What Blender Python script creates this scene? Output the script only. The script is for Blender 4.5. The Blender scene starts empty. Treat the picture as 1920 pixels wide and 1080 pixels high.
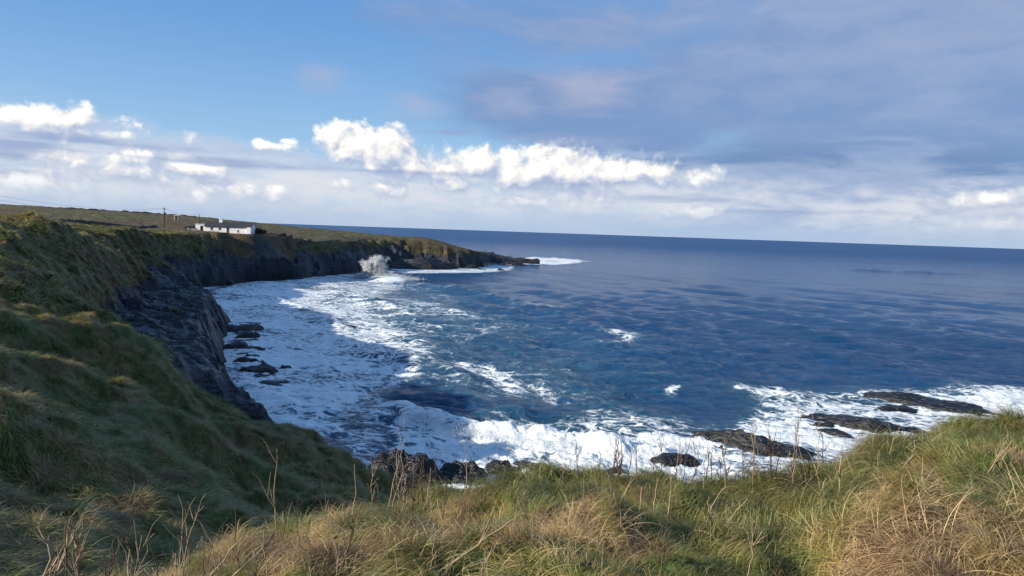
import bpy, math, random
import numpy as np
from mathutils import Vector, Matrix

R = math.radians
SC = bpy.context.scene
COL = SC.collection
rng = np.random.default_rng(7)
random.seed(7)

# ------------------------------------------------------------------ camera
H = 18.0                                   # eye height above the sea
FPX, ROLL, PITCH = 1423.0, R(1.95), R(-4.27)
cam = bpy.data.cameras.new('camera')
cam.sensor_width = 36.0
cam.lens = 36.0 * FPX / 1920.0
cam.clip_start = 0.1
cam.clip_end = 120000
cam_o = bpy.data.objects.new('camera', cam)
COL.objects.link(cam_o)
cam_o.location = (0, 0, H)
cam_o.matrix_world = Matrix.Translation((0, 0, H)) @ Matrix.Rotation(PITCH, 4, 'X') @ \
    Matrix.Rotation(math.pi / 2, 4, 'X') @ Matrix.Rotation(ROLL, 4, 'Z')
SC.camera = cam_o

# ------------------------------------------------------------------ view and sun
SC.view_settings.view_transform = 'Standard'
SC.view_settings.look = 'None'
SC.view_settings.gamma = 1.0
SC.view_settings.use_curve_mapping = False
SC.view_settings.exposure = 0.7
SC.cycles.max_bounces = 5
SC.cycles.diffuse_bounces = 2
SC.cycles.glossy_bounces = 2
SC.cycles.transmission_bounces = 2
SC.cycles.volume_bounces = 0
SC.cycles.caustics_reflective = False
SC.cycles.caustics_refractive = False

SUN_AZ = -111.0      # degrees clockwise from straight ahead: left, a little behind
SUN_EL = 21.5
sd = Vector((math.sin(R(SUN_AZ)) * math.cos(R(SUN_EL)), math.cos(R(SUN_AZ)) * math.cos(R(SUN_EL)), math.sin(R(SUN_EL))))
sun = bpy.data.lights.new('sun', 'SUN')
sun.energy = 5.0
sun.angle = R(0.5)
sun.color = (1.0, 0.90, 0.74)
sun_o = bpy.data.objects.new('sun', sun)
COL.objects.link(sun_o)
sun_o.rotation_euler = sd.to_track_quat('Z', 'Y').to_euler()


# ------------------------------------------------------------------ node helper
class NT:
    def __init__(s, tree):
        s.t = tree
        s.n = tree.nodes
        s.l = tree.links

    def node(s, kind, **kw):
        n = s.n.new(kind)
        for k, v in kw.items():
            setattr(n, k, v)
        return n

    def put(s, sock, v):
        if v is None:
            return
        if isinstance(v, bpy.types.NodeSocket):
            s.l.new(v, sock)
        else:
            if sock.type == 'RGBA' and len(v) == 3:
                v = (*v, 1)
            sock.default_value = v

    def m(s, op, a, b=None, c=None, clamp=False):
        n = s.node('ShaderNodeMath', operation=op, use_clamp=clamp)
        s.put(n.inputs[0], a); s.put(n.inputs[1], b); s.put(n.inputs[2], c)
        return n.outputs[0]

    def vm(s, op, a, b=None, sc=None):
        n = s.node('ShaderNodeVectorMath', operation=op)
        s.put(n.inputs[0], a); s.put(n.inputs[1], b)
        if sc is not None:
            s.put(n.inputs['Scale'], sc)
        return n.outputs['Value'] if op in ('DOT_PRODUCT', 'LENGTH') else n.outputs[0]

    def ss(s, x, a, b, lo=0.0, hi=1.0):          # smoothstep
        n = s.node('ShaderNodeMapRange', interpolation_type='SMOOTHSTEP')
        s.put(n.inputs[0], x); s.put(n.inputs[1], a); s.put(n.inputs[2], b)
        s.put(n.inputs[3], lo); s.put(n.inputs[4], hi)
        return n.outputs[0]

    def xyz(s, x, y, z):
        n = s.node('ShaderNodeCombineXYZ')
        s.put(n.inputs[0], x); s.put(n.inputs[1], y); s.put(n.inputs[2], z)
        return n.outputs[0]

    def sep(s, v):
        n = s.node('ShaderNodeSeparateXYZ')
        s.put(n.inputs[0], v)
        return n.outputs

    def noise(s, v, scale, detail=4, rough=0.5, dist=0.0, lac=2.0):
        n = s.node('ShaderNodeTexNoise')
        s.put(n.inputs['Vector'], v)
        n.inputs['Scale'].default_value = scale
        n.inputs['Detail'].default_value = detail
        n.inputs['Roughness'].default_value = rough
        n.inputs['Lacunarity'].default_value = lac
        n.inputs['Distortion'].default_value = dist
        return n.outputs['Fac']

    def mix(s, f, a, b):
        n = s.node('ShaderNodeMix', data_type='RGBA')
        s.put(n.inputs[0], f); s.put(n.inputs[6], a); s.put(n.inputs[7], b)
        return n.outputs[2]

    def attr(s, name, out='Fac'):
        n = s.node('ShaderNodeAttribute', attribute_name=name)
        return n.outputs[out]


def mat(name):
    m = bpy.data.materials.new(name)
    m.use_nodes = True
    m.node_tree.nodes.clear()
    t = NT(m.node_tree)
    out = t.node('ShaderNodeOutputMaterial')
    return m, t, out


def principled(t, color, rough=0.8, spec=0.3, normal=None):
    n = t.node('ShaderNodeBsdfPrincipled')
    t.put(n.inputs['Base Color'], color)
    t.put(n.inputs['Roughness'], rough)
    t.put(n.inputs['Specular IOR Level'], spec)
    if normal is not None:
        t.put(n.inputs['Normal'], normal)
    return n


# ------------------------------------------------------------------ sky
world = bpy.data.worlds.new('World')
SC.world = world
world.use_nodes = True
world.cycles.sampling_method = 'MANUAL'
world.cycles.sample_map_resolution = 256
world.node_tree.nodes.clear()
w = NT(world.node_tree)
wout = w.node('ShaderNodeOutputWorld')
bg = w.node('ShaderNodeBackground')
bg.inputs['Strength'].default_value = 0.1
w.l.new(bg.outputs[0], wout.inputs[0])
sky = w.node('ShaderNodeTexSky', sky_type='NISHITA')
sky.sun_disc = False
sky.sun_elevation = R(SUN_EL)
sky.sun_rotation = R(SUN_AZ)
sky.altitude = 0
sky.air_density = 1.0
sky.dust_density = 0.4
sky.ozone_density = 2.5
tc = w.node('ShaderNodeTexCoord')
dirv = w.vm('NORMALIZE', tc.outputs['Generated'])
dx, dy, dz = w.sep(dirv)
DEG = 57.29578
AZ = w.m('MULTIPLY', w.m('ARCTAN2', dx, dy), DEG)        # degrees right of straight ahead
EL = w.m('MULTIPLY', w.m('ARCSINE', dz), DEG)
UV = w.xyz(AZ, EL, 0.0)
# noise lives on the direction sphere so that it never seams
warp = w.noise(dirv, 9.0, 3, 0.55)


def blob(u, v, a, b, h=1.0, U=None, V=None, p=1.0):
    x = w.m('DIVIDE', w.m('SUBTRACT', U or AZ, u), a)
    y = w.m('DIVIDE', w.m('SUBTRACT', V or EL, v), b)
    r = w.m('SQRT', w.m('ADD', w.m('MULTIPLY', x, x), w.m('MULTIPLY', y, y)))
    return w.m('MULTIPLY', w.m('SUBTRACT', 1.0, r), h)


def maxs(L):
    o = L[0]
    for k in L[1:]:
        o = w.m('MAXIMUM', o, k)
    return o


def px2(px, py):          # photograph position to (azimuth, elevation) in degrees
    a, b = px - 960.0, 540.0 - py
    c, s = math.cos(ROLL), math.sin(ROLL)
    x, z = a * c - b * s, a * s + b * c
    c, s = math.cos(PITCH), math.sin(PITCH)
    y2, z2 = FPX * c - z * s, FPX * s + z * c
    return math.degrees(math.atan2(x, y2)), math.degrees(math.atan2(z2, math.hypot(x, y2)))


def B(px, py, rx, ry, h=1.0):
    u, v = px2(px, py)
    return blob(u, v, rx / 24.8, ry / 24.8, h)


# cylinder-like coordinates: stretched so that streaks lie along the horizon
flat = w.vm('MULTIPLY', dirv, (1.0, 1.0, 3.2))
flat2 = w.vm('MULTIPLY', dirv, (1.0, 1.0, 9.0))
K = 10.0


def col(r, g, b, k=1.0):         # sRGB 0-255 seen in the sky to scene value
    f = lambda c: ((c / 255.0 + 0.055) / 1.055) ** 2.4 if c > 10 else c / 255 / 12.92
    e = K / (2 ** SC.view_settings.exposure) * k
    return (f(r) * e, f(g) * e, f(b) * e)


base = w.mix(0.75, sky.outputs[0], w.mix(w.ss(EL, 0.0, 17.0), col(158, 202, 240), col(96, 154, 220)))
c = base
# 1 broad grey veil on the right and overhead
n1 = w.noise(flat, 3.2, 6, 0.52, 0.4)
n1b = w.noise(flat, 11.0, 6, 0.6, 0.3)
veil = maxs([B(1900, 120, 1050, 330, 1.5), B(1650, 300, 620, 120, 1.4), B(1130, 60, 420, 130, 0.75),
             B(1010, 175, 230, 75, 0.9), B(1230, 265, 330, 45, 1.0), B(1000, 240, 90, 20, 0.5)])
over = w.m('MULTIPLY', w.ss(EL, 17.0, 40.0), w.ss(n1, 0.42, 0.62, 0.0, 0.9))
vd = w.m('ADD', veil, w.m('MULTIPLY', w.m('SUBTRACT', n1, 0.5), 1.9))
vd = w.m('ADD', vd, w.m('MULTIPLY', w.m('SUBTRACT', n1b, 0.5), 0.5))
va = w.m('MAXIMUM', w.m('MULTIPLY', w.ss(vd, 0.0, 0.75), 0.9), over)
vcol = w.mix(w.ss(w.m('ADD', w.m('MULTIPLY', n1b, 0.7), w.m('ADD', w.m('MULTIPLY', w.ss(EL, 4.0, 16.0), 0.28), w.m('MULTIPLY', w.ss(AZ, 0.0, 30.0), 0.15))), 0.40, 0.95), col(122, 152, 198), col(160, 175, 207))
vcol = w.mix(w.ss(w.m('ADD', B(1600, 318, 560, 62), w.m('MULTIPLY', n1b, 0.5)), 0.2, 1.1), vcol, col(108, 138, 184))
vcol = w.mix(w.ss(w.m('ADD', B(1085, 168, 130, 60), w.m('MULTIPLY', w.m('SUBTRACT', n1b, 0.5), 1.5)), 0.0, 1.0, 0.0, 0.5), vcol, col(196, 190, 210))
c = w.mix(va, c, vcol)
pk = maxs([B(605, 148, 80, 40), B(785, 200, 90, 34), B(960, 190, 110, 50)])
c = w.mix(w.ss(w.m('ADD', pk, w.m('MULTIPLY', w.m('SUBTRACT', n1b, 0.5), 1.6)), 0.1, 1.2, 0.0, 0.6), c, col(176, 184, 212))
# 2 high streaky cloud low on the left
n2 = w.noise(w.vm('MULTIPLY', dirv, (1.0, 1.0, 5.0)), 6.0, 8, 0.6, 0.5)
n2b = w.noise(flat, 20.0, 6, 0.6, 0.2)
lowband = w.ss(w.m('ADD', EL, w.m('MULTIPLY', w.m('SUBTRACT', n2, 0.5), 9.0)), 4.2, 7.4, 1.0, 0.0)
left_up = w.ss(AZ, -14.0, -34.0, 0.0, 1.0)
lowband2 = w.ss(w.m('ADD', w.m('SUBTRACT', EL, w.m('MULTIPLY', left_up, 1.2)), w.m('MULTIPLY', w.m('SUBTRACT', n2, 0.5), 10.0)), 3.6, 6.4, 1.0, 0.0)
la = w.m('MULTIPLY', lowband2, w.ss(n2b, 0.25, 0.6, 0.62, 0.95))
lcol = w.mix(w.ss(n2, 0.32, 0.70), col(182, 199, 226), col(220, 226, 238))
lcol = w.mix(w.ss(AZ, 4.0, 20.0, 0.0, 0.65), lcol, w.mix(w.ss(n2, 0.35, 0.72), col(150, 172, 210), col(190, 203, 226)))
hz_ = maxs([B(560, 365, 520, 55), B(90, 350, 260, 60), B(1120, 370, 330, 45), B(1840, 415, 240, 50)])
lcol = w.mix(w.ss(w.m('ADD', hz_, w.m('MULTIPLY', w.m('SUBTRACT', n2b, 0.5), 2.2)), -0.45, 0.75, 0.0, 0.9), lcol, col(226, 229, 236))
c = w.mix(la, c, lcol)
# 3 cumulus: a long bank whose heads stand up and whose foot melts into the haze
wn = w.node('ShaderNodeTexNoise')
w.put(wn.inputs['Vector'], dirv)
wn.inputs['Scale'].default_value = 11.0
wn.inputs['Detail'].default_value = 3.0
nv = w.vm('SUBTRACT', wn.outputs['Color'], (0.5, 0.5, 0.5))


def cumulus(U, V, P):
    shape = maxs([blob(*px2(x, y), a / 24.8, b / 24.8, h, U, V) for x, y, a, b, h in CUM])
    pw = w.vm('ADD', P, w.vm('SCALE', nv, None, 0.05))
    nn = w.noise(w.vm('MULTIPLY', pw, (1, 1, 1.35)), 14.0, 9, 0.58, 0.0)
    v = w.node('ShaderNodeTexVoronoi', feature='SMOOTH_F1')
    w.put(v.inputs['Vector'], pw)
    v.inputs['Scale'].default_value = 34.0
    v.inputs['Smoothness'].default_value = 0.8
    v.inputs['Detail'].default_value = 3.0
    v.inputs['Roughness'].default_value = 0.6
    puff = w.m('SUBTRACT', 0.42, v.outputs['Distance'])
    return w.m('ADD', shape, w.m('ADD', w.m('MULTIPLY', w.m('SUBTRACT', nn, 0.5), 2.7), w.m('MULTIPLY', puff, 0.8)))


CUM = [(715, 288, 122, 60, 1.35), (750, 268, 62, 40, 1.2), (655, 292, 50, 36, 1.1), (790, 318, 150, 42, 1.2),
       (900, 312, 110, 44, 1.2), (1010, 325, 220, 55, 1.4), (1150, 330, 190, 50, 1.4), (1230, 340, 90, 30, 1.0),
       (480, 368, 150, 52, 1.5), (520, 392, 80, 34, 1.2), (370, 315, 120, 32, 1.3), (235, 318, 130, 40, 1.3), (275, 292, 26, 20, 1.1),
       (855, 348, 70, 26, 1.1), (650, 345, 90, 26, 1.0), (95, 222, 120, 34, 1.0), (10, 215, 40, 18, 0.8), (190, 250, 130, 22, 0.8), (500, 272, 50, 16, 1.05), (532, 263, 26, 9, 0.9),
       (1310, 402, 80, 20, 1.0), (1740, 430, 28, 14, 1.0), (1870, 425, 130, 24, 1.0), (1860, 375, 90, 22, 0.9), (1545, 424, 40, 12, 0.9), (70, 362, 130, 46, 1.3), (700, 350, 140, 30, 1.0), (1000, 380, 260, 26, 0.8)]
d0 = cumulus(AZ, EL, dirv)
off = (-0.010, 0.0, 0.011)
d1 = cumulus(w.m('SUBTRACT', AZ, 0.55), w.m('ADD', EL, 0.62), w.vm('ADD', dirv, off))
low = w.m('ADD', EL, w.m('MULTIPLY', w.m('SUBTRACT', n2b, 0.5), 3.0))
ca = w.m('MULTIPLY', w.ss(d0, -0.50, w.ss(EL, 2.5, 7.0, 0.65, 0.02)), w.ss(low, 0.6, 3.6, 0.25, 1.0))
lit = w.m('ADD', w.m('MULTIPLY', w.m('SUBTRACT', d0, d1), 0.8), w.m('ADD', 0.26, w.m('MULTIPLY', w.ss(d0, -0.3, 0.9), 0.22)))
lit = w.m('ADD', lit, w.ss(EL, 2.0, 6.5, -0.12, 0.22))
cr = w.node('ShaderNodeValToRGB')
w.put(cr.inputs[0], lit)
e = cr.color_ramp.elements
e[0].position = 0.10; e[0].color = (*[v / K for v in col(176, 190, 218)], 1)
e[1].position = 0.95; e[1].color = (*[v / K for v in col(255, 254, 250, 1.1)], 1)
x_ = cr.color_ramp.elements.new(0.50); x_.color = (*[v / K for v in col(222, 226, 238)], 1)
x_ = cr.color_ramp.elements.new(0.72); x_.color = (*[v / K for v in col(245, 243, 240)], 1)
ccol = w.vm('SCALE', cr.outputs[0], None, K)
c = w.mix(ca, c, ccol)
# 4 thin grey bars drawn across the cumulus
n4 = w.noise(w.vm('MULTIPLY', dirv, (1.0, 1.0, 9.0)), 7.0, 6, 0.6, 0.5)
bars = maxs([B(170, 266, 380, 14, 1.1), B(30, 280, 140, 40, 1.1), B(420, 305, 260, 14, 0.9), B(740, 322, 230, 9, 0.9), B(60, 325, 200, 12, 0.9), B(1080, 345, 110, 14, 0.8),
             B(1480, 398, 200, 9, 0.9), B(1250, 372, 200, 14, 0.8), B(840, 250, 80, 14, 0.8), B(1090, 262, 200, 20, 1.0)])
ba = w.ss(w.m('ADD', bars, w.m('MULTIPLY', w.m('SUBTRACT', n4, 0.5), 2.2)), 0.2, 1.1, 0.0, 0.8)
c = w.mix(ba, c, col(150, 170, 208))
# 5 pale air right above the horizon
c = w.mix(w.ss(EL, 0.0, 2.6, 0.8, 0.0), c, col(174, 196, 224))
w.put(bg.inputs['Color'], c)

# ------------------------------------------------------------------ geometry helpers
CT, ST = math.cos(ROLL), math.sin(ROLL)
CP, SP = math.cos(PITCH), math.sin(PITCH)


def ray(px, py):
    a, b = px - 960.0, 540.0 - py
    x, z = a * CT - b * ST, a * ST + b * CT
    y2, z2 = FPX * CP - z * SP, FPX * SP + z * CP
    k = math.hypot(x, y2)
    return x / k, y2 / k, z2 / k


def at(px, py, r):
    d = ray(px, py)
    return (d[0] * r, d[1] * r, H + d[2] * r)


def sea(px, py):
    d = ray(px, py)
    t = -H / d[2]
    return (d[0] * t, d[1] * t)


def hsh(ix, iy, seed):
    h = (ix.astype(np.int64) * 374761393 + iy.astype(np.int64) * 668265263 + seed * 1274126177) & 0xFFFFFFFF
    h = ((h ^ (h >> 13)) * 1274126177) & 0xFFFFFFFF
    return ((h ^ (h >> 16)) & 0xFFFF) / 65536.0


def gn(x, y, seed=0):
    ix, iy = np.floor(x), np.floor(y)
    fx, fy = x - ix, y - iy
    u, v = fx * fx * fx * (fx * (fx * 6 - 15) + 10), fy * fy * fy * (fy * (fy * 6 - 15) + 10)

    def g(a, b):
        an = hsh(ix + a, iy + b, seed) * 6.2831853
        return np.cos(an) * (fx - a) + np.sin(an) * (fy - b)
    n0 = g(0, 0) * (1 - u) + g(1, 0) * u
    n1 = g(0, 1) * (1 - u) + g(1, 1) * u
    return (n0 * (1 - v) + n1 * v) * 1.5


def fbm(x, y, octv=4, seed=0, gain=0.5):
    s, a = 0.0, 1.0
    for k in range(octv):
        s = s + a * gn(x, y, seed + k * 17)
        x, y = x * 2.03 + 3.1, y * 2.03 - 1.7
        a *= gain
    return s


def sstep(x, a, b):
    t = np.clip((x - a) / (b - a), 0, 1)
    return t * t * (3 - 2 * t)


def polydist(x, y, pts, closed=True):
    d = np.full(x.shape, 1e9)
    idx = np.zeros(x.shape, np.int32)
    tt = np.zeros(x.shape)
    n = len(pts)
    for i in range(n if closed else n - 1):
        ax, ay = pts[i]; bx, by = pts[(i + 1) % n]
        vx, vy = bx - ax, by - ay
        t = np.clip(((x - ax) * vx + (y - ay) * vy) / (vx * vx + vy * vy + 1e-9), 0, 1)
        q = np.hypot(x - ax - t * vx, y - ay - t * vy)
        m_ = q < d
        d = np.where(m_, q, d); idx = np.where(m_, i, idx); tt = np.where(m_, t, tt)
    return d, idx, tt


def inside(x, y, pts):
    r = np.zeros(x.shape, bool)
    n = len(pts)
    for i in range(n):
        ax, ay = pts[i]; bx, by = pts[(i + 1) % n]
        if ay == by:
            continue
        c_ = ((ay > y) != (by > y)) & (x < (bx - ax) * (y - ay) / (by - ay) + ax)
        r ^= c_
    return r


# ------------------------------------------------------------------ the lie of the land
# shoreline seen from above: x, y, height of the first rock step, slope of the cliff behind it
COAST = [(-2600, 1500, 3, 1), (-700, 760, 3, 1), (-300, 500, 3, 1), (-180, 440, 3, 1), (-110, 410, 3, .8), (-60, 408, 3, .3), (-38, 440, 3.5, .06), (-14, 466, 3, .05), (6, 462, 2.2, .05),
         (-2, 420, 3.2, .05), (-12, 385, 3.4, 1.0), (-19, 361, 3.0, 1.2), (-26, 352, 2.4, 1.0), (-33, 349, 2.6, .9), (-45, 346, 3.0, .8), (-55, 338, 2.6, .8), (-57, 305, 1.8, .9),
         (-60, 285, 1.6, .9), (-67, 268, 1.4, 1.0), (-70, 250, 1.6, 1.25), (-74, 237, 1.6, 1.25), (-81, 222, 1.6, 1.2), (-82, 196, 2.8, 1.1), (-73, 168, 3.2, .4), (-66, 155, 3.6, .15), (-58, 146, 4.0, .13),
         (-51, 135, 4.6, .11), (-45, 118, 4.8, .11), (-38, 100, 5.0, .11), (-31, 82, 5.2, .11), (-27, 72, 5, .14), (-21, 65, 3, .5), (-15, 57, 2.2, .9), (-10, 49, 2, 1.1),
         (-6, 43, 2, 1.2), (-4, 45, 1.0, .5), (-5, 50, .8, .2), (-1, 50, .6, .12), (8, 50, .5, .1), (18, 52, .5, .1), (30, 58, .5, .1), (41, 64, .5, .1), (56, 74, .6, .1),
         (80, 84, 1, .2), (150, 80, 2, .5), (400, 60, 3, 1), (2600, -600, 3, 1), (2600, -2600, 3, 1), (-2600, -2600, 3, 1)]
CPTS = [(a, b) for a, b, _, _ in COAST]
CA = np.array([k[2] for k in COAST]); CS = np.array([k[3] for k in COAST])

CP3 = [at(*k) for k in [
    # near left slope
    (0, 572, 46), (0, 660, 35), (0, 760, 26), (0, 900, 16), (0, 1060, 11),
    (100, 598, 45), (110, 720, 29), (200, 646, 43), (200, 735, 31), (200, 860, 21), (200, 1000, 14),
    (330, 706, 41), (330, 800, 30), (330, 920, 20), (440, 762, 40), (440, 860, 28), (440, 960, 19),
    (560, 828, 38), (560, 900, 28), (640, 880, 36), (676, 918, 33), (620, 950, 24),
    # second hill
    (0, 444, 72), (0, 505, 62), (60, 446, 78), (110, 480, 80), (60, 540, 59), (150, 555, 72), (190, 600, 68), (215, 640, 62),
    # hollow behind the first crest and the teal slope above the ledges
    (130, 440, 100), (200, 434, 112), (200, 500, 104), (225, 560, 92), (270, 520, 118), (300, 440, 165), (300, 480, 140), (380, 492, 172), (350, 447, 205),
    # cliff top
    (440, 441, 243), (432, 437, 256), (520, 443, 262), (580, 450, 290), (640, 452, 310), (700, 458, 335), (780, 462, 352), (845, 458, 372), (858, 466, 366), (800, 452, 362),
    # plain and its far brow
    (0, 424, 110), (0, 410, 150), (100, 424, 140), (200, 428, 160), (290, 431, 200), (0, 384, 350), (150, 392, 400), (300, 402, 420), (400, 410, 400),
    (480, 418.5, 380), (560, 425.5, 385), (640, 433, 380), (720, 441, 375), (800, 446, 372), (340, 425, 290), (440, 429, 300), (560, 438, 320), (640, 444, 335)]]
CP3 += [(-17, 52, 2.4), (-24, 58, 3.4), (-30, 52, 6.2), (-26, 48, 5.8), (-12, 46, 2.8), (-29, 43, 9.0), (-36, 44, 10.0), (-55, 40, 12.5), (-62, 20, 13), (-35, 8, 13.4), (-30, -20, 15.5), (-60, -60, 17), (-150, 0, 20), (-250, -100, 24),
        (-130, 60, 19), (-110, 85, 18), (-300, 150, 24), (-600, 300, 25), (-1500, 500, 30), (-500, 600, 16), (-1500, -1500, 40), (0, 6, 10), (5, 25, 5), (20, 40, 1), (45, 60, 1.0), (45, 20, 8), (0, -60, 16), (150, -50, 16),
        (2000, -2000, 30), (-90, 130, 14.8), (-105, 160, 14.5), (-110, 200, 14.4), (-40, 420, 7.0), (-10, 450, 5.0), (0, 380, 4)]
CPA = np.array(CP3)
CPA[:27, 2] -= 0.6
CPA[21:27, 2] -= 0.9
CPA[[7], 2] -= 0.3
CPA[[0, 5, 8, 12, 15], 2] -= 0.6


def tps_fit(p, lam=0.4):
    n = len(p)
    d = np.hypot(p[:, None, 0] - p[None, :, 0], p[:, None, 1] - p[None, :, 1])
    Kp = np.sqrt(d * d + 9.0)
    A = np.zeros((n + 1, n + 1))
    A[:n, :n] = -Kp - 0 * np.eye(n)
    A[np.arange(n), np.arange(n)] += -lam * 0
    A[:n, n] = 1; A[n, :n] = 1
    b = np.zeros(n + 1); b[:n] = p[:, 2]
    return np.linalg.solve(A, b)


TW = tps_fit(CPA)


def tps(x, y):
    z = np.full(x.shape, TW[-1])
    for i in range(len(CPA)):
        z -= TW[i] * np.sqrt((x - CPA[i, 0]) ** 2 + (y - CPA[i, 1]) ** 2 + 9.0)
    return z


EDGE = [(100, 1180, 4.1), (200, 1145, 4.5), (300, 1100, 5.1), (430, 1042, 5.8), (560, 998, 6.4), (680, 962, 6.9), (800, 926, 7.2), (900, 912, 7.4), (1000, 905, 7.5), (1150, 895, 7.6), (1300, 892, 7.6),
        (1400, 897, 7.4), (1490, 895, 7.3), (1560, 880, 7.4), (1620, 842, 7.6), (1670, 812, 7.9), (1740, 795, 8.2), (1850, 792, 8.3), (1920, 792, 8.4)]
EA, ER, EZ = [], [], []
for a, b, r in EDGE:
    b += 22
    p = at(a, b, r)
    EA.append(math.degrees(math.atan2(p[0], p[1]))); ER.append(r); EZ.append(p[2])
EA = [-180, -90, -50, -36] + EA + [50, 90, 180]
ER = [6, 5, 3.6, 3.9] + ER + [9, 9, 6]
EZ = [16.3, 15.7, 15.2, 15.4] + EZ + [16.5, 16.6, 16.3]


def near_bank(x, y):
    az = np.degrees(np.arctan2(x, y)); r = np.hypot(x, y)
    re = np.interp(az, EA, ER); ze = np.interp(az, EA, EZ)
    t = np.clip(r / re, 0, 1)
    z = 16.3 + (ze - 16.3) * t ** 1.6
    o = np.maximum(r - re, 0)
    z = z - 1.1 * (np.sqrt(o * o + 0.5) - math.sqrt(0.5))
    back = sstep(-y, 4, 30)
    z = z + (0.24 - 0.15 * sstep(r, 5.2, 6.6)) * fbm(x * 0.75, y * 0.75, 2, 5) * sstep(r, 2.5, 4) + 0.13 * fbm(x * 2.3, y * 2.3, 2, 9)
    return z * (1 - back) + back * 15.9


HUMPS = [([at(*k)[:2] for k in L_], h_, w_) for L_, h_, w_ in [
    ([(-150, 730, 27), (0, 716, 29), (100, 712, 30), (180, 702, 31), (260, 735, 30), (330, 795, 28), (370, 860, 25)], 1.75, 2.3),
    ([(-150, 660, 34), (0, 655, 36), (80, 652, 37), (160, 664, 38), (250, 700, 38), (330, 740, 37)], 1.3, 2.2),
    ([(-100, 560, 45), (0, 570, 46), (60, 578, 46), (110, 600, 46)], 1.0, 2.5),
    ([(-100, 440, 68), (0, 452, 66), (60, 462, 66), (100, 490, 66), (130, 520, 66)], 1.3, 3.0),
    ([(-60, 860, 19), (60, 850, 20), (160, 880, 20), (220, 950, 17)], 0.9, 1.8)]]


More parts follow.
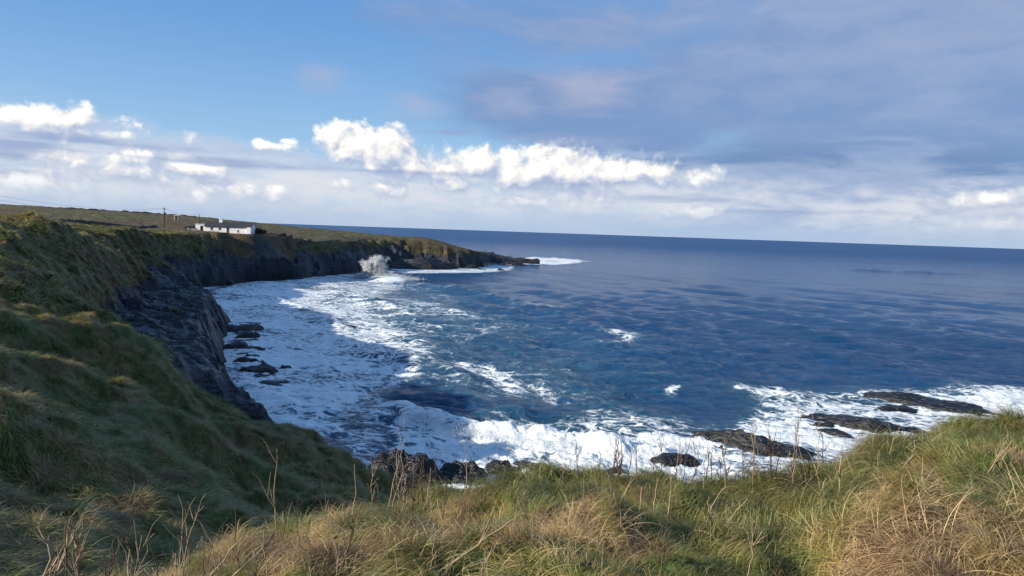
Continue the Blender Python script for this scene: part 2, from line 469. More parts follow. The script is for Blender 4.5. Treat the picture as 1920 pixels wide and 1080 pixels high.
def terrain(x, y, fine=True):
    x = np.asarray(x, float); y = np.asarray(y, float)
    wob = 2.6 * sstep(np.hypot(x, y), 60, 200)
    xs = x + wob * fbm(x * 0.11, y * 0.11, 3, 31); ys = y + wob * fbm(x * 0.11 + 9, y * 0.11, 3, 37)
    k5 = 0.8 - 0.5 * sstep(np.hypot(x, y), 50, 150)
    xs = xs + k5 * gn(x * 0.5, y * 0.5, 3); ys = ys + k5 * gn(x * 0.5 + 5, y * 0.5, 4)
    d, i, t = polydist(xs, ys, CPTS)
    ins = inside(xs, ys, CPTS)
    d = np.where(ins, d, -d)
    j = (i + 1) % len(CA)
    a = CA[i] * (1 - t) + CA[j] * t
    s = CS[i] * (1 - t) + CS[j] * t
    r = np.hypot(x, y)
    P = tps(x, y)
    # tussocky swells of the hillside
    amp = 0.55 * sstep(r, 12, 25) * (1 - sstep(r, 90, 200)) + 0.25
    und = fbm(x * 0.13 + y * 0.05, y * 0.16 - x * 0.02, 3, 11)
    P = P + amp * und * 1.35 + 0.16 * sstep(r, 8, 14) * fbm(x * 0.7, y * 0.7, 3, 12)
    ridge = 1 - np.abs(gn(x * 0.16 - y * 0.12 + 4, y * 0.09 + x * 0.05, 21)) * 2
    P = P + 0.9 * sstep(r, 16, 26) * (1 - sstep(r, 60, 110)) * (ridge - 0.6)
    dd = np.maximum(d, 0)
    prof = a * np.clip(dd / (0.5 + 0.010 * r + 1.0 * np.clip(a - 3.6, 0, 2)), 0, 1) ** 0.8 + s * dd + 1.1 * np.maximum(dd - 12, 0) * 1.35 * sstep(a, 2.5, 3.0)
    bil = np.abs(gn(x * 0.42 + 0.5 * gn(x * .3, y * .3, 8), y * 0.36, 15)) + 0.5 * np.abs(gn(x * 0.9, y * 0.8, 16))
    P = P + (0.62 * sstep(r, 11, 18) * (1 - sstep(r, 70, 140)) + 0.4 * sstep(r, 70, 110) * (1 - sstep(r, 200, 320))) * (0.5 - bil) * 1.2
    for (L_, h_, w_) in HUMPS:
        e_, i2, t2 = polydist(x, y, L_, closed=False)
        u_ = (i2 + t2) / (len(L_) - 1)
        P = P + h_ * np.clip(np.minimum(u_ + .15, 1 - u_) * 4, 0, 1) * np.exp(-(e_ / w_) ** 2)
    # rock: ledges dipping gently, broken edges
    rn = fbm(x * 0.22, y * 0.22, 4, 41)
    prof = prof + rn * np.clip(dd, 0, 3) * 0.5 * (0.35 + s)
    lay = 0.5 + 0.3 * np.clip(r / 200, 0, 1)
    q = (prof + 0.05 * x + 0.4 * gn(x * 0.08, y * 0.08, 44)) / lay
    fq = q - np.floor(q)
    profL = (np.floor(q) + sstep(fq, 0.74, 1.0)) * lay - 0.05 * x - 0.4 * gn(x * 0.08, y * 0.08, 44)
    jag = 0.22 * gn(x * 1.1, y * 0.55, 46) * gn(x * 0.3, y * 0.3, 47)
    bq = (y * 0.9 + x * 0.25 + 1.5 * fbm(x * 0.12, y * 0.12, 3, 51)) / 2.1
    bf = bq - np.floor(bq)
    beds = (sstep(bf, 0.0, 0.22) * (1 - bf)) * 0.75 * (0.4 + 1.2 * hsh(np.floor(bq), np.floor(x / 5 + gn(x * .2, y * .2, 52)), 53))
    near_rock = 1 - sstep(r, 170, 240)
    prof2 = np.where(r < 240, (0.7 * prof + 0.3 * profL + jag + beds) * near_rock + (0.25 * prof + 0.75 * profL + jag) * (1 - near_rock), 0.25 * prof + 0.75 * profL + jag)
    rock = sstep(P - prof2, -0.3, 0.35) * sstep(r, 20, 30)
    land = np.minimum(P, prof2)
    zl = np.minimum(P, prof2)
    turfline = 7.4 + 1.6 * fbm(x * 0.09, y * 0.09, 3, 57)
    rock = rock * (1 - sstep(zl, turfline, turfline + 1.2) * sstep(-x, 20, 40) * (1 - sstep(r, 185, 225)))
    rock = np.maximum(rock, (1 - sstep(zl, turfline - 0.8, turfline + 0.4)) * sstep(r, 47, 52) * sstep(-x, 8, 14) * (1 - sstep(r, 185, 225)))
    rock = rock * (1 - 0.85 * sstep(zl + 4.5 * fbm(x * 0.06, y * 0.06, 3, 59), 7.5, 10.5) * sstep(r, 185, 225))
    rock = rock * (1 - 0.95 * np.exp(-((x + 32) / 22) ** 2 - ((y - 372) / 24) ** 2) * sstep(prof2, 4.5, 6.5))
    hx_, hy_, hz_p = at(430, 436.5, 258)
    pad = hz_p - 0.12 - 1.3 * np.maximum(np.hypot((x - hx_) * 0.75, y - hy_ - 1) - 7.5, 0)
    land = np.where(r > 200, np.maximum(land, pad), land)
    nb = near_bank(x, y)
    nbp = np.minimum(nb, np.where(r < 20, nb, 0.9 + 0.15 * dd + rn * .3))
    use = nbp > land
    z = np.where(use, nbp, land)
    rock = np.where(use, sstep(r, 22, 26), rock)
    rock = np.where((z < 2.4) & (r > 22), 1.0, rock)
    z = np.where(d > 0, z, np.maximum(-6.0, d * 1.4))
    rock = np.where(d > 0, rock, 1.0)
    return z, rock, d


# ------------------------------------------------------------------ materials
def grass_colour(t, pos, fine=None):
    big = t.noise(pos, 0.16, 3, 0.5)
    mid = t.noise(pos, 1.1, 3, 0.55, 0.6)
    small = t.noise(pos, 5.0, 3, 0.6)
    f = t.m('ADD', t.m('MULTIPLY', mid, 0.85), t.m('ADD', t.m('MULTIPLY', big, 0.35), t.m('MULTIPLY', small, 0.15)))
    # the trodden turf by the path is straw, the lip of the bank is greener
    rr = t.vm('LENGTH', t.vm('MULTIPLY', pos, (1, 1, 0)))
    f = t.m('ADD', f, t.m('ADD', t.ss(rr, 6.0, 4.4, 0.0, 0.055), t.m('MULTIPLY', t.ss(rr, 5.8, 6.6), t.ss(rr, 11.0, 9.0, 0.0, -0.055))))
    r_ = t.node('ShaderNodeValToRGB')
    t.put(r_.inputs[0], t.m('ADD', f, t.m('MULTIPLY', t.m('SUBTRACT', t.noise(pos, 2.6, 2, 0.5), 0.5), 0.22)))
    E_ = r_.color_ramp.elements
    E_[0].position = 0.52; E_[0].color = (0.038, 0.095, 0.008, 1)
    E_[1].position = 0.80; E_[1].color = (0.24, 0.155, 0.085, 1)
    k = E_.new(0.64); k.color = (0.095, 0.165, 0.018, 1)
    k = E_.new(0.70); k.color = (0.27, 0.21, 0.055, 1)
    k = E_.new(0.755); k.color = (0.40, 0.29, 0.145, 1)
    dead = t.ss(t.noise(t.vm('ADD', pos, (7.3, 1.1, 0.0)), 1.5, 3, 0.6, 0.5), 0.56, 0.68, 0.0, 0.75)
    return t.mix(dead, r_.outputs[0], (0.115, 0.068, 0.036)), f


def blade_material(name, straw=0.0, bright=1.0, sat=None):
    m_, t, out = mat(name)
    geo = t.node('ShaderNodeNewGeometry')
    cG, f = grass_colour(t, geo.outputs['Position'])
    rb = t.attr('shade')
    tip = t.attr('tip')
    dry = (0.40, 0.30, 0.165)
    c1 = t.mix(t.m('ADD', t.ss(rb, 0.62, 0.95, 0.0, 0.7), straw, clamp=True), cG, dry)
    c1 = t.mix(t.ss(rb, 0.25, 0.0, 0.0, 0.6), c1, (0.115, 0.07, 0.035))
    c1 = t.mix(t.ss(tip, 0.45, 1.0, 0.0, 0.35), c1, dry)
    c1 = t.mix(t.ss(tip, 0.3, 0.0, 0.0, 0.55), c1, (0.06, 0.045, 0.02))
    if sat:
        c1 = t.mix(sat[0], c1, sat[1])
    c1 = t.vm('SCALE', c1, None, bright)
    b = principled(t, c1, 0.55, 0.35)
    tr = t.node('ShaderNodeBsdfTranslucent')
    t.put(tr.inputs['Color'], c1)
    mx = t.node('ShaderNodeMixShader')
    mx.inputs[0].default_value = 0.28
    t.l.new(b.outputs[0], mx.inputs[1]); t.l.new(tr.outputs[0], mx.inputs[2])
    t.l.new(mx.outputs[0], out.inputs[0])
    return m_


def bump(t, h, strength=0.6, dist=0.1):
    n = t.node('ShaderNodeBump')
    n.inputs['Strength'].default_value = strength
    n.inputs['Distance'].default_value = dist
    t.put(n.inputs['Height'], h)
    return n.outputs[0]


def rock_nodes(t, pos, lichen=0.0):
    x, y, z = t.sep(pos)
    big = t.noise(pos, 0.35, 5, 0.6)
    lay = t.noise(t.vm('MULTIPLY', pos, (0.25, 1.1, 4.5)), 0.8, 6, 0.65, 0.5)
    fine = t.noise(t.vm('MULTIPLY', pos, (1, 1, 2.5)), 4.0, 5, 0.65)
    v = t.node('ShaderNodeTexVoronoi', feature='DISTANCE_TO_EDGE')
    t.put(v.inputs['Vector'], t.vm('MULTIPLY', pos, (0.8, 0.8, 3.0)))
    v.inputs['Scale'].default_value = 0.7
    crack = t.ss(v.outputs['Distance'], 0.0, 0.06)
    cr_ = t.mix(t.ss(lay, 0.35, 0.7), (0.010, 0.011, 0.016), (0.072, 0.077, 0.096))
    cr_ = t.mix(t.ss(big, 0.55, 0.75, 0.0, 0.35), cr_, (0.050, 0.050, 0.050))
    # higher rock is dry and paler, rock near the water is wet and nearly black
    cr_ = t.mix(t.ss(t.m('ADD', z, t.m('MULTIPLY', fine, 3.0)), 2.0, 6.0, 0.75, 0.0), cr_, (0.010, 0.010, 0.013))
    h = t.m('ADD', t.m('MULTIPLY', lay, 1.0), t.m('ADD', t.m('MULTIPLY', fine, 0.35), t.m('MULTIPLY', crack, 0.25)))
    rgh = t.ss(z, 3.0, 12.0, 0.30, 0.75)
    return cr_, h, rgh


def make_land_material():
    m_, t, out = mat('turf_and_rock')
    geo = t.node('ShaderNodeNewGeometry')
    pos = geo.outputs['Position']
    cG, f = grass_colour(t, pos)
    dist = t.vm('LENGTH', pos)
    # tussocks: dark hollows and pale heads, in the far turf
    n3 = t.noise(pos, 0.45, 6, 0.65, 0.8)
    n4 = t.noise(pos, 2.2, 4, 0.7)
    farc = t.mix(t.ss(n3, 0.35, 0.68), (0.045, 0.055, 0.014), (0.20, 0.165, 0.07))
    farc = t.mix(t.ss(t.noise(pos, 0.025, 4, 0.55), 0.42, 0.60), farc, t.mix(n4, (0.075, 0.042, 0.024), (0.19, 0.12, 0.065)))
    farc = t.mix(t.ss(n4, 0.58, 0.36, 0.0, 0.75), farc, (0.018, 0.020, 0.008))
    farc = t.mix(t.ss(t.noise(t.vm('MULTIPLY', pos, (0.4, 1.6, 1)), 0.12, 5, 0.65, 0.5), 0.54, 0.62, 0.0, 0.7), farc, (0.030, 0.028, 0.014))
    soil = t.mix(0.55, cG, (0.04, 0.03, 0.015))
    g = t.mix(t.ss(dist, 30, 110), soil, farc)
    cR, hR, rR = rock_nodes(t, pos)
    rk = t.attr('rock')
    rkm = t.ss(t.m('ADD', rk, t.m('MULTIPLY', t.m('SUBTRACT', t.noise(pos, 0.5, 5, 0.6), 0.5), 1.1)), 0.45, 0.6)
    # grass takes hold on the gentler upper face
    nz = t.sep(geo.outputs['Normal'])[2]
    zz = t.sep(pos)[2]
    green = t.m('MULTIPLY', t.ss(zz, 4.5, 9.0), t.ss(t.m('ADD', nz, t.m('MULTIPLY', n3, 0.5)), 0.62, 0.95))
    green = t.m('MULTIPLY', green, t.ss(t.noise(pos, 0.12, 4, 0.6), 0.4, 0.55))
    face = t.mix(t.m('MULTIPLY', green, 0.85), cR, t.mix(n4, (0.040, 0.045, 0.018), (0.095, 0.078, 0.040)))
    c_ = t.mix(rkm, g, face)
    hgt = t.m('ADD', t.m('MULTIPLY', n3, 0.8), t.m('MULTIPLY', n4, 0.35))
    hh = t.node('ShaderNodeMix', data_type='FLOAT')
    t.put(hh.inputs[0], rkm); t.put(hh.inputs[2], hgt); t.put(hh.inputs[3], hR)
    nrm = bump(t, hh.outputs[0], 0.9, 0.6)
    ro = t.node('ShaderNodeMix', data_type='FLOAT')
    t.put(ro.inputs[0], rkm); ro.inputs[2].default_value = 0.9; t.put(ro.inputs[3], rR)
    b = principled(t, c_, ro.outputs[0], 0.3, nrm)
    t.l.new(b.outputs[0], out.inputs[0])
    return m_


M_LAND = make_land_material()


def make_rock_material():
    m_, t, out = mat('wet_dark_rock')
    geo = t.node('ShaderNodeNewGeometry')
    cR, hR, rR = rock_nodes(t, geo.outputs['Position'])
    cR = t.vm('SCALE', cR, None, 0.42)
    b = principled(t, cR, t.m('MULTIPLY', rR, 0.9), 0.45, bump(t, hR, 0.8, 0.25))
    t.l.new(b.outputs[0], out.inputs[0])
    return m_


M_ROCK = make_rock_material()


def simple(name, c_, rough=0.8, nscale=3.0, var=0.25, spec=0.3, c2=None):
    m_, t, out = mat(name)
    geo = t.node('ShaderNodeNewGeometry')
    n = t.noise(geo.outputs['Position'], nscale, 5, 0.6)
    dark = c2 or tuple(v * (1 - var) for v in c_)
    b = principled(t, t.mix(t.ss(n, 0.3, 0.7), dark, c_), rough, spec, bump(t, n, 0.25, 0.02))
    t.l.new(b.outputs[0], out.inputs[0])
    return m_


# ------------------------------------------------------------------ mesh helpers
def mesh_np(name, V, F, m_=None, attrs=None, smooth=True, link=True, parent=None):
    me = bpy.data.meshes.new(name)
    V = np.asarray(V, np.float32); F = np.asarray(F, np.int32)
    k = F.shape[1]
    me.vertices.add(len(V)); me.vertices.foreach_set('co', V.ravel())
    me.loops.add(F.size); me.loops.foreach_set('vertex_index', F.ravel())
    me.polygons.add(len(F))
    me.polygons.foreach_set('loop_start', np.arange(0, F.size, k, dtype=np.int32))
    me.polygons.foreach_set('use_smooth', np.full(len(F), smooth))
    for an, av in (attrs or {}).items():
        av = np.asarray(av, np.float32)
        if av.ndim == 1:
            A = me.attributes.new(an, 'FLOAT', 'POINT'); A.data.foreach_set('value', av)
        else:
            A = me.attributes.new(an, 'FLOAT_VECTOR', 'POINT'); A.data.foreach_set('vector', av.ravel())
    me.update(calc_edges=True)
    me.validate()
    if m_:
        me.materials.append(m_)
    o = bpy.data.objects.new(name, me)
    if link:
        COL.objects.link(o)
    if parent:
        o.parent = parent
    return o


def compact(V, F, attrs):
    used = np.unique(F)
    mp = np.full(len(V), -1, np.int64); mp[used] = np.arange(len(used))
    return V[used], mp[F], {k: v[used] for k, v in attrs.items()}


def tag(o, label=None, cat=None, group=None, kind=None):
    if label: o['label'] = label
    if cat: o['category'] = cat
    if group: o['group'] = group
    if kind: o['kind'] = kind
    return o


def empty(name, loc, rz=0.0):
    o = bpy.data.objects.new(name, None)
    COL.objects.link(o)
    o.location = loc
    o.rotation_euler = (0, 0, rz)
    o.empty_display_size = 0.2
    return o


# ------------------------------------------------------------------ the land mesh: a disc round the viewpoint, finest where it matters
def geom(a, b, k):
    n = int(math.log(b / a) / math.log(k))
    return list(a * k ** np.arange(n))


cols = list(np.arange(-180, -41, 2.0)) + list(np.arange(-41, 6, 0.13)) + list(np.arange(6, 44, 0.4)) + list(np.arange(44, 180.1, 2.0))
rows = geom(0.4, 3, 1.12) + list(np.arange(3, 14, 0.09)) + geom(14, 60, 1.0065) + geom(60, 480, 1.0055) + geom(480, 3200, 1.06)
cols, rows = np.array(cols), np.array(rows)
AZg, Rg = np.meshgrid(np.radians(cols), rows)
Xg, Yg = Rg * np.sin(AZg), Rg * np.cos(AZg)
Zg, RKg, Dg = terrain(Xg, Yg)
nc = len(cols); nr = len(rows)
ii = np.arange(nr - 1)[:, None] * nc + np.arange(nc - 1)[None, :]
F = np.stack([ii, ii + nc, ii + nc + 1, ii + 1], -1).reshape(-1, 4)[:, ::-1]
V = np.stack([Xg, Yg, Zg], -1).reshape(-1, 3)
Zf = V[:, 2][F].max(1)
RKf = RKg.ravel()[F].mean(1)
Rf = Rg.ravel()[F].mean(1)
keep = Zf > -0.8
isr = RKf > 0.5
va_, fa_, aa_ = compact(V, F[keep & ~isr], {'rock': RKg.ravel()})
ground = mesh_np('ground', va_, fa_, M_LAND, aa_)
tag(ground, 'tussocky grass hillside and plain above the bay', kind='structure')
vb_, fb_, ab_ = compact(V, F[keep & isr], {'rock': RKg.ravel()})
cliff = mesh_np('cliff', vb_, fb_, M_LAND, ab_, smooth=False)
tag(cliff, 'dark layered rock cliff and ledges round the bay', kind='structure')
ctr = mesh_np('ground_core', [(-0.5, -0.5, 16.2), (0.5, -0.5, 16.2), (0.5, 0.5, 16.2), (-0.5, 0.5, 16.2)], [(0, 1, 2, 3)], M_LAND, {'rock': np.zeros(4)})
ctr.name = 'ground'
tag(ctr, 'patch of turf under the viewpoint', kind='structure')


# ------------------------------------------------------------------ the sea
def world_poly(L):
    return [sea(a, b) for a, b in L]


def polyfield(x, y, L, soft):
    P_ = world_poly(L)
    d, _, _ = polydist(x, y, P_)
    s = np.where(inside(x, y, P_), d, -d)
    return sstep(s / soft, -0.5, 0.5)


# rows equally spaced in viewing angle, so the near water is the most detailed
ang = np.concatenate([np.arange(36, 21, -0.35), np.arange(21, 0.42, -0.042), np.array([0.38, 0.33, 0.28, 0.23, 0.18, 0.13, 0.09, 0.06, 0.04, 0.028, 0.02])])
wr = H / np.tan(np.radians(ang))
wc = np.concatenate([np.arange(-180, -38, 3.0), np.arange(-38, 40, 0.11), np.arange(40, 180.1, 3.0)])
A2, R2 = np.meshgrid(np.radians(wc), wr)
X2, Y2 = R2 * np.sin(A2), R2 * np.cos(A2)
dr = np.gradient(wr)[:, None] * np.ones_like(X2)
Z2 = np.zeros_like(X2)
cd, ci, ct = polydist(X2, Y2, CPTS)
shel = sstep(cd, 2, 45) * 0.75 + 0.25
wrng = np.random.default_rng(3)
for k in range(70):
    L = 1.6 * (46 / 1.6) ** (wrng.random() ** 1.2)
    th = (R(252) + wrng.normal(0, R(20))) if L < 12 else (R(208) + wrng.normal(0, R(12)))
    kx, ky = math.cos(th), math.sin(th)
    a = 0.0085 * L ** 0.86 * (1.7 if L < 6 else 0.62) * (0.6 + 0.8 * wrng.random())
    ph = wrng.random() * 6.28
    att = sstep(L / dr, 2.2, 5.0)
    arg = 2 * math.pi / L * (X2 * kx + Y2 * ky) + ph + 1.6 * gn(X2 / (L * 5), Y2 / (L * 5), k)
    s_ = (np.sin(arg) + 1) * 0.5
    if L > 12: att = att * (1 - 0.65 * sstep(R2, 150, 500))
    Z2 += att * a * (2 * s_ ** 1.7 - 0.8)
Z2 *= shel


def ridge(L, h, wdt, asym=1.0):
    global Z2
    P_ = world_poly(L)
    d, i_, t_ = polydist(X2, Y2, P_, closed=False)
    n_ = len(P_) - 1
    u = (i_ + t_) / n_
    env = np.clip(np.minimum(u, 1 - u) * 5, 0, 1)
    env = env * env * (3 - 2 * env)
    r_ = h * env * np.exp(-(d / wdt) ** 2) * (0.8 + 0.5 * fbm(X2 * 0.2, Y2 * 0.2, 2, 77))
    Z2 += r_
    return r_


rw = ridge([(720, 535), (800, 538), (900, 552), (1000, 576), (1100, 612), (1180, 640)], 1.0, 3.0)
ridge([(760, 570), (860, 590), (960, 622), (1040, 655)], 0.6, 2.2)
ridge([(880, 560), (1000, 600), (1120, 650), (1200, 700)], 0.4, 3.5)
for L_ in ([(480, 548), (560, 575), (620, 600), (690, 640)], [(470, 575), (540, 600), (600, 632), (680, 655), (760, 665)], [(500, 640), (560, 655), (620, 690), (640, 730)], [(440, 700), (500, 740), (560, 770), (640, 780)], [(620, 545), (690, 560), (760, 590), (820, 625)]):
    ridge(L_, 0.55, 1.7)
rb1 = ridge([(700, 800), (735, 768), (790, 782), (860, 800), (960, 818), (1060, 832), (1200, 850), (1330, 850)], 1.3, 1.6)
ridge([(900, 770), (1000, 775), (1100, 785), (1200, 800), (1320, 815)], 0.8, 1.8)
ridge([(560, 660), (700, 668), (820, 690), (920, 730)], 0.7, 2.2)
ridge([(1560, 505), (1700, 510), (1880, 517)], 1.1, 8)
ridge([(1380, 735), (1500, 745), (1620, 740)], 0.5, 1.6)

f1 = polyfield(X2, Y2, [(330, 570), (420, 532), (600, 516), (690, 514), (775, 528), (735, 552), (700, 575), (760, 610), (800, 645), (850, 668), (800, 690), (800, 706), (735, 722), (725, 760),
                        (640, 815), (560, 835), (400, 780), (415, 700), (440, 620)], 13.0)
f1b = polyfield(X2, Y2, [(340, 570), (420, 536), (560, 528), (640, 560), (560, 590), (640, 640), (740, 680), (790, 705), (700, 740), (690, 770), (620, 815), (560, 830), (400, 780), (415, 700), (430, 620)], 9.0)
f2 = polyfield(X2, Y2, [(735, 790), (770, 778), (850, 800), (950, 815), (1050, 812), (1130, 822), (1230, 815), (1330, 825), (1390, 860), (1420, 930), (700, 930), (735, 850)], 3.0)
f3 = polyfield(X2, Y2, [(840, 800), (900, 770), (1020, 790), (1120, 760), (1240, 780), (1350, 800), (1350, 860), (900, 860)], 7.0)
f4 = polyfield(X2, Y2, [(1330, 880), (1340, 825), (1420, 765), (1360, 722), (1440, 722), (1560, 735), (1700, 728), (1860, 722), (1990, 730), (1990, 860), (1500, 920)], 7.0)
f4b = polyfield(X2, Y2, [(1800, 745), (1860, 728), (2000, 735), (2000, 790), (1820, 775)], 4.0)
f5 = polyfield(X2, Y2, [(985, 497), (960, 486), (1000, 482), (1060, 485), (1105, 490), (1060, 496)], 14.0)
f6 = polyfield(X2, Y2, [(740, 512), (730, 503), (800, 503), (890, 490), (960, 497), (960, 507), (900, 511), (800, 513)], 10.0)
f7 = polyfield(X2, Y2, [(690, 522), (700, 505), (745, 512), (760, 530), (720, 532)], 5.0)
f8 = polyfield(X2, Y2, [(1245, 735), (1262, 725), (1282, 735), (1262, 742)], 2.5)
f9 = polyfield(X2, Y2, [(1120, 622), (1215, 625), (1200, 640), (1150, 658), (1160, 635)], 5.0)
f10 = polyfield(X2, Y2, [(560, 520), (800, 530), (1000, 600), (1150, 720), (1300, 760), (1250, 800), (800, 760), (500, 650)], 40.0)
f11 = polyfield(X2, Y2, [(840, 665), (960, 690), (1000, 730), (950, 745), (900, 715), (830, 695)], 6.0)
f12 = polyfield(X2, Y2, [(610, 810), (660, 770), (750, 768), (740, 850), (690, 890), (630, 850)], 6.0)
shore = np.exp(-np.maximum(cd, 0) / 3.0)
fo = np.maximum.reduce([0.52 * f1, 0.66 * f1b, 0.74 * f2, 0.46 * f3, 0.56 * f4, 0.9 * f4b, 0.78 * f5, 0.66 * f6, 1.1 * f7, 0.52 * f8, 0.36 * f9, 0.30 * f10, 0.5 * f11, 0.42 * f12, 0.8 * shore * (Y2 > 20)])
fo = fo + 0.30 * rb1
teal = np.clip(np.maximum.reduce([f3, f4, 0.8 * f1, f2, 0.35 * f10]), 0, 1)
# churned water is lumpy
lum = fbm(X2 * 0.9, Y2 * 0.9, 4, 91, 0.6)
Z2 += 0.15 * np.clip(fo, 0, 1) * lum * (dr < 1.6) + 0.24 * f2 * np.clip(fbm(X2 * 0.5, Y2 * 0.8, 5, 95, 0.6) + 0.15, 0, 2)
Z2 += 1.2 * f5 * np.clip(fbm(X2 * 0.1, Y2 * 0.1, 2, 93), 0, 1) + 0.9 * f7 + 0.5 * f4b * np.clip(fbm(X2 * .3, Y2 * .3, 3, 92), 0, 1)
Z2 -= R2 ** 2 / (2 * 6.4e6) * 0.0
V2 = np.stack([X2, Y2, Z2], -1).reshape(-1, 3)
nc2, nr2 = len(wc), len(wr)
ii = np.arange(nr2 - 1)[:, None] * nc2 + np.arange(nc2 - 1)[None, :]
F2 = np.stack([ii, ii + nc2, ii + nc2 + 1, ii + 1], -1).reshape(-1, 4)[:, ::-1]
Dw = np.where(inside(X2, Y2, CPTS), cd, -cd).ravel()
F2 = F2[Dw[F2].min(1) < 9.0]


def make_sea_material():
    m_, t, out = mat('sea_water')
    geo = t.node('ShaderNodeNewGeometry')
    pos = geo.outputs['Position']
    x, y, z = t.sep(pos)
    p2 = t.xyz(x, y, 0.0)
    dist = t.vm('LENGTH', p2)
    # coordinates turned so that ripples lie across the wind
    rot = t.node('ShaderNodeVectorRotate', rotation_type='Z_AXIS')
    t.put(rot.inputs['Vector'], p2); rot.inputs['Angle'].default_value = R(-65)
    rp = t.vm('MULTIPLY', rot.outputs[0], (1.0, 0.38, 1.0))
    r1 = t.noise(rp, 1.3, 6, 0.7, 0.6)
    r2 = t.noise(rp, 4.2, 4, 0.6, 0.3)
    r0 = t.noise(rp, 0.16, 4, 0.6, 0.3)
    fade = t.ss(dist, 60, 900, 1.0, 0.0)
    hgt = t.m('ADD', t.m('MULTIPLY', r0, 0.5), t.m('ADD', t.m('MULTIPLY', r1, 1.1), t.m('MULTIPLY', t.m('MULTIPLY', r2, 0.14), fade)))
    bn0 = bump(t, hgt, 1.0, 1.0)
    # unresolved chop: the normals themselves scatter, more with distance
    def chop(scale, k):
        nn = t.node('ShaderNodeTexNoise')
        t.put(nn.inputs['Vector'], rp); nn.inputs['Scale'].default_value = scale; nn.inputs['Detail'].default_value = 3; nn.inputs['Roughness'].default_value = 0.7
        return t.vm('SCALE', t.vm('MULTIPLY', t.vm('SUBTRACT', nn.outputs['Color'], (0.5, 0.5, 0.5)), (1, 1, 0)), None, k)
    far = t.vm('ADD', chop(1.7, 1.7), chop(0.45, 0.55))
    far2 = chop(0.06, 0.5)
    bn = t.vm('NORMALIZE', t.vm('ADD', t.vm('ADD', bn0, t.vm('SCALE', far, None, t.ss(dist, 60, 500, 0.3, 1.5))), t.vm('SCALE', far2, None, t.ss(dist, 300, 3000, 0.0, 1.0))))
    foam = t.attr('foam')
    teal_ = t.attr('teal')
    deep = t.mix(t.ss(t.noise(p2, 0.012, 3, 0.5), 0.35, 0.65), (0.0040, 0.046, 0.140), (0.0060, 0.060, 0.172))
    wcol = t.mix(t.m('MULTIPLY', teal_, 0.7), deep, (0.010, 0.070, 0.110))
    water = principled(t, wcol, t.ss(dist, 80, 1500, 0.12, 0.34), 0.5, bn)
    water.inputs['IOR'].default_value = 1.33
    t.put(water.inputs['Specular IOR Level'], t.ss(dist, 60, 500, 0.42, 0.14))
    # foam: torn patches and lace
    wv = t.node('ShaderNodeTexNoise')
    t.put(wv.inputs['Vector'], p2); wv.inputs['Scale'].default_value = 0.35; wv.inputs['Detail'].default_value = 4
    wob = t.vm('SCALE', t.vm('SUBTRACT', wv.outputs['Color'], (0.5, 0.5, 0.5)), None, 3.2)
    pw = t.vm('ADD', t.vm('MULTIPLY', rot.outputs[0], (1.0, 0.42, 1.0)), wob)
    n1_ = t.noise(pw, 0.11, 6, 0.62)
    n2_ = t.noise(pw, 1.1, 6, 0.68)
    n3_ = t.noise(pw, 5.0, 3, 0.6)

    def lace(sc, wdt):
        v = t.node('ShaderNodeTexVoronoi', feature='DISTANCE_TO_EDGE')
        t.put(v.inputs['Vector'], pw); v.inputs['Scale'].default_value = sc
        return t.ss(v.outputs['Distance'], 0.0, wdt, 1.0, 0.0)
    lc = t.m('MAXIMUM', lace(0.42, 0.13), t.m('MULTIPLY', lace(1.15, 0.2), 0.8))
    dens = t.m('ADD', foam, t.m('MULTIPLY', t.m('SUBTRACT', n1_, 0.5), 1.5))
    dens = t.m('ADD', dens, t.m('MULTIPLY', t.m('SUBTRACT', n2_, 0.5), 1.5))
    dens = t.m('ADD', dens, t.m('MULTIPLY', t.m('SUBTRACT', n3_, 0.5), 0.25))
    dens = t.m('ADD', dens, t.m('MULTIPLY', t.m('MULTIPLY', lc, 0.42), t.ss(foam, 0.08, 0.40)))
    # scattered whitecap streaks on the open water
    wc_ = t.noise(t.vm('MULTIPLY', rot.outputs[0], (1.0, 0.3, 1.0)), 0.075, 6, 0.72, 0.6)
    dens = t.m('ADD', dens, t.m('MULTIPLY', t.ss(wc_, 0.62, 0.74), 0.62))
    dens = t.m('ADD', dens, t.m('MULTIPLY', t.ss(z, 0.35, 1.2), 0.22))
    fm = t.ss(dens, 0.50, 0.92)
    thin = t.m('MULTIPLY', t.ss(dens, 0.12, 0.60), 0.85)
    t.put(water.inputs['Base Color'], t.mix(thin, wcol, (0.045, 0.120, 0.195)))
    t.put(water.inputs['Roughness'], t.m('ADD', t.ss(dist, 80, 1500, 0.12, 0.34), t.m('MULTIPLY', thin, 0.06)))
    fcol = t.mix(t.ss(n2_, 0.25, 0.75), (0.60, 0.68, 0.73), (0.84, 0.85, 0.84))
    fb = principled(t, fcol, 0.7, 0.2, bump(t, t.m('ADD', n2_, t.m('MULTIPLY', n3_, 0.35)), 0.75, 0.45))
    mx = t.node('ShaderNodeMixShader')
    t.put(mx.inputs[0], fm)
    t.l.new(water.outputs[0], mx.inputs[1]); t.l.new(fb.outputs[0], mx.inputs[2])
    t.l.new(mx.outputs[0], out.inputs[0])
    return m_


v2, f2_, at2 = compact(V2, F2, {'foam': np.clip(fo, 0, 1.3).ravel(), 'teal': teal.ravel()})
water = mesh_np('sea', v2, f2_, make_sea_material(), at2)
tag(water, 'deep blue sea with white surf running into the bay', kind='structure')


# ------------------------------------------------------------------ rocks, each one its own thing
def ico(n):
    import bmesh
    bm = bmesh.new()
    bmesh.ops.create_icosphere(bm, subdivisions=n, radius=1.0)
    v = np.array([p.co[:] for p in bm.verts]); f = np.array([[q.index for q in p.verts] for p in bm.faces])
    bm.free()
    return v, f


ICO5 = ico(5); ICO4 = ico(4); ICO3 = ico(3)


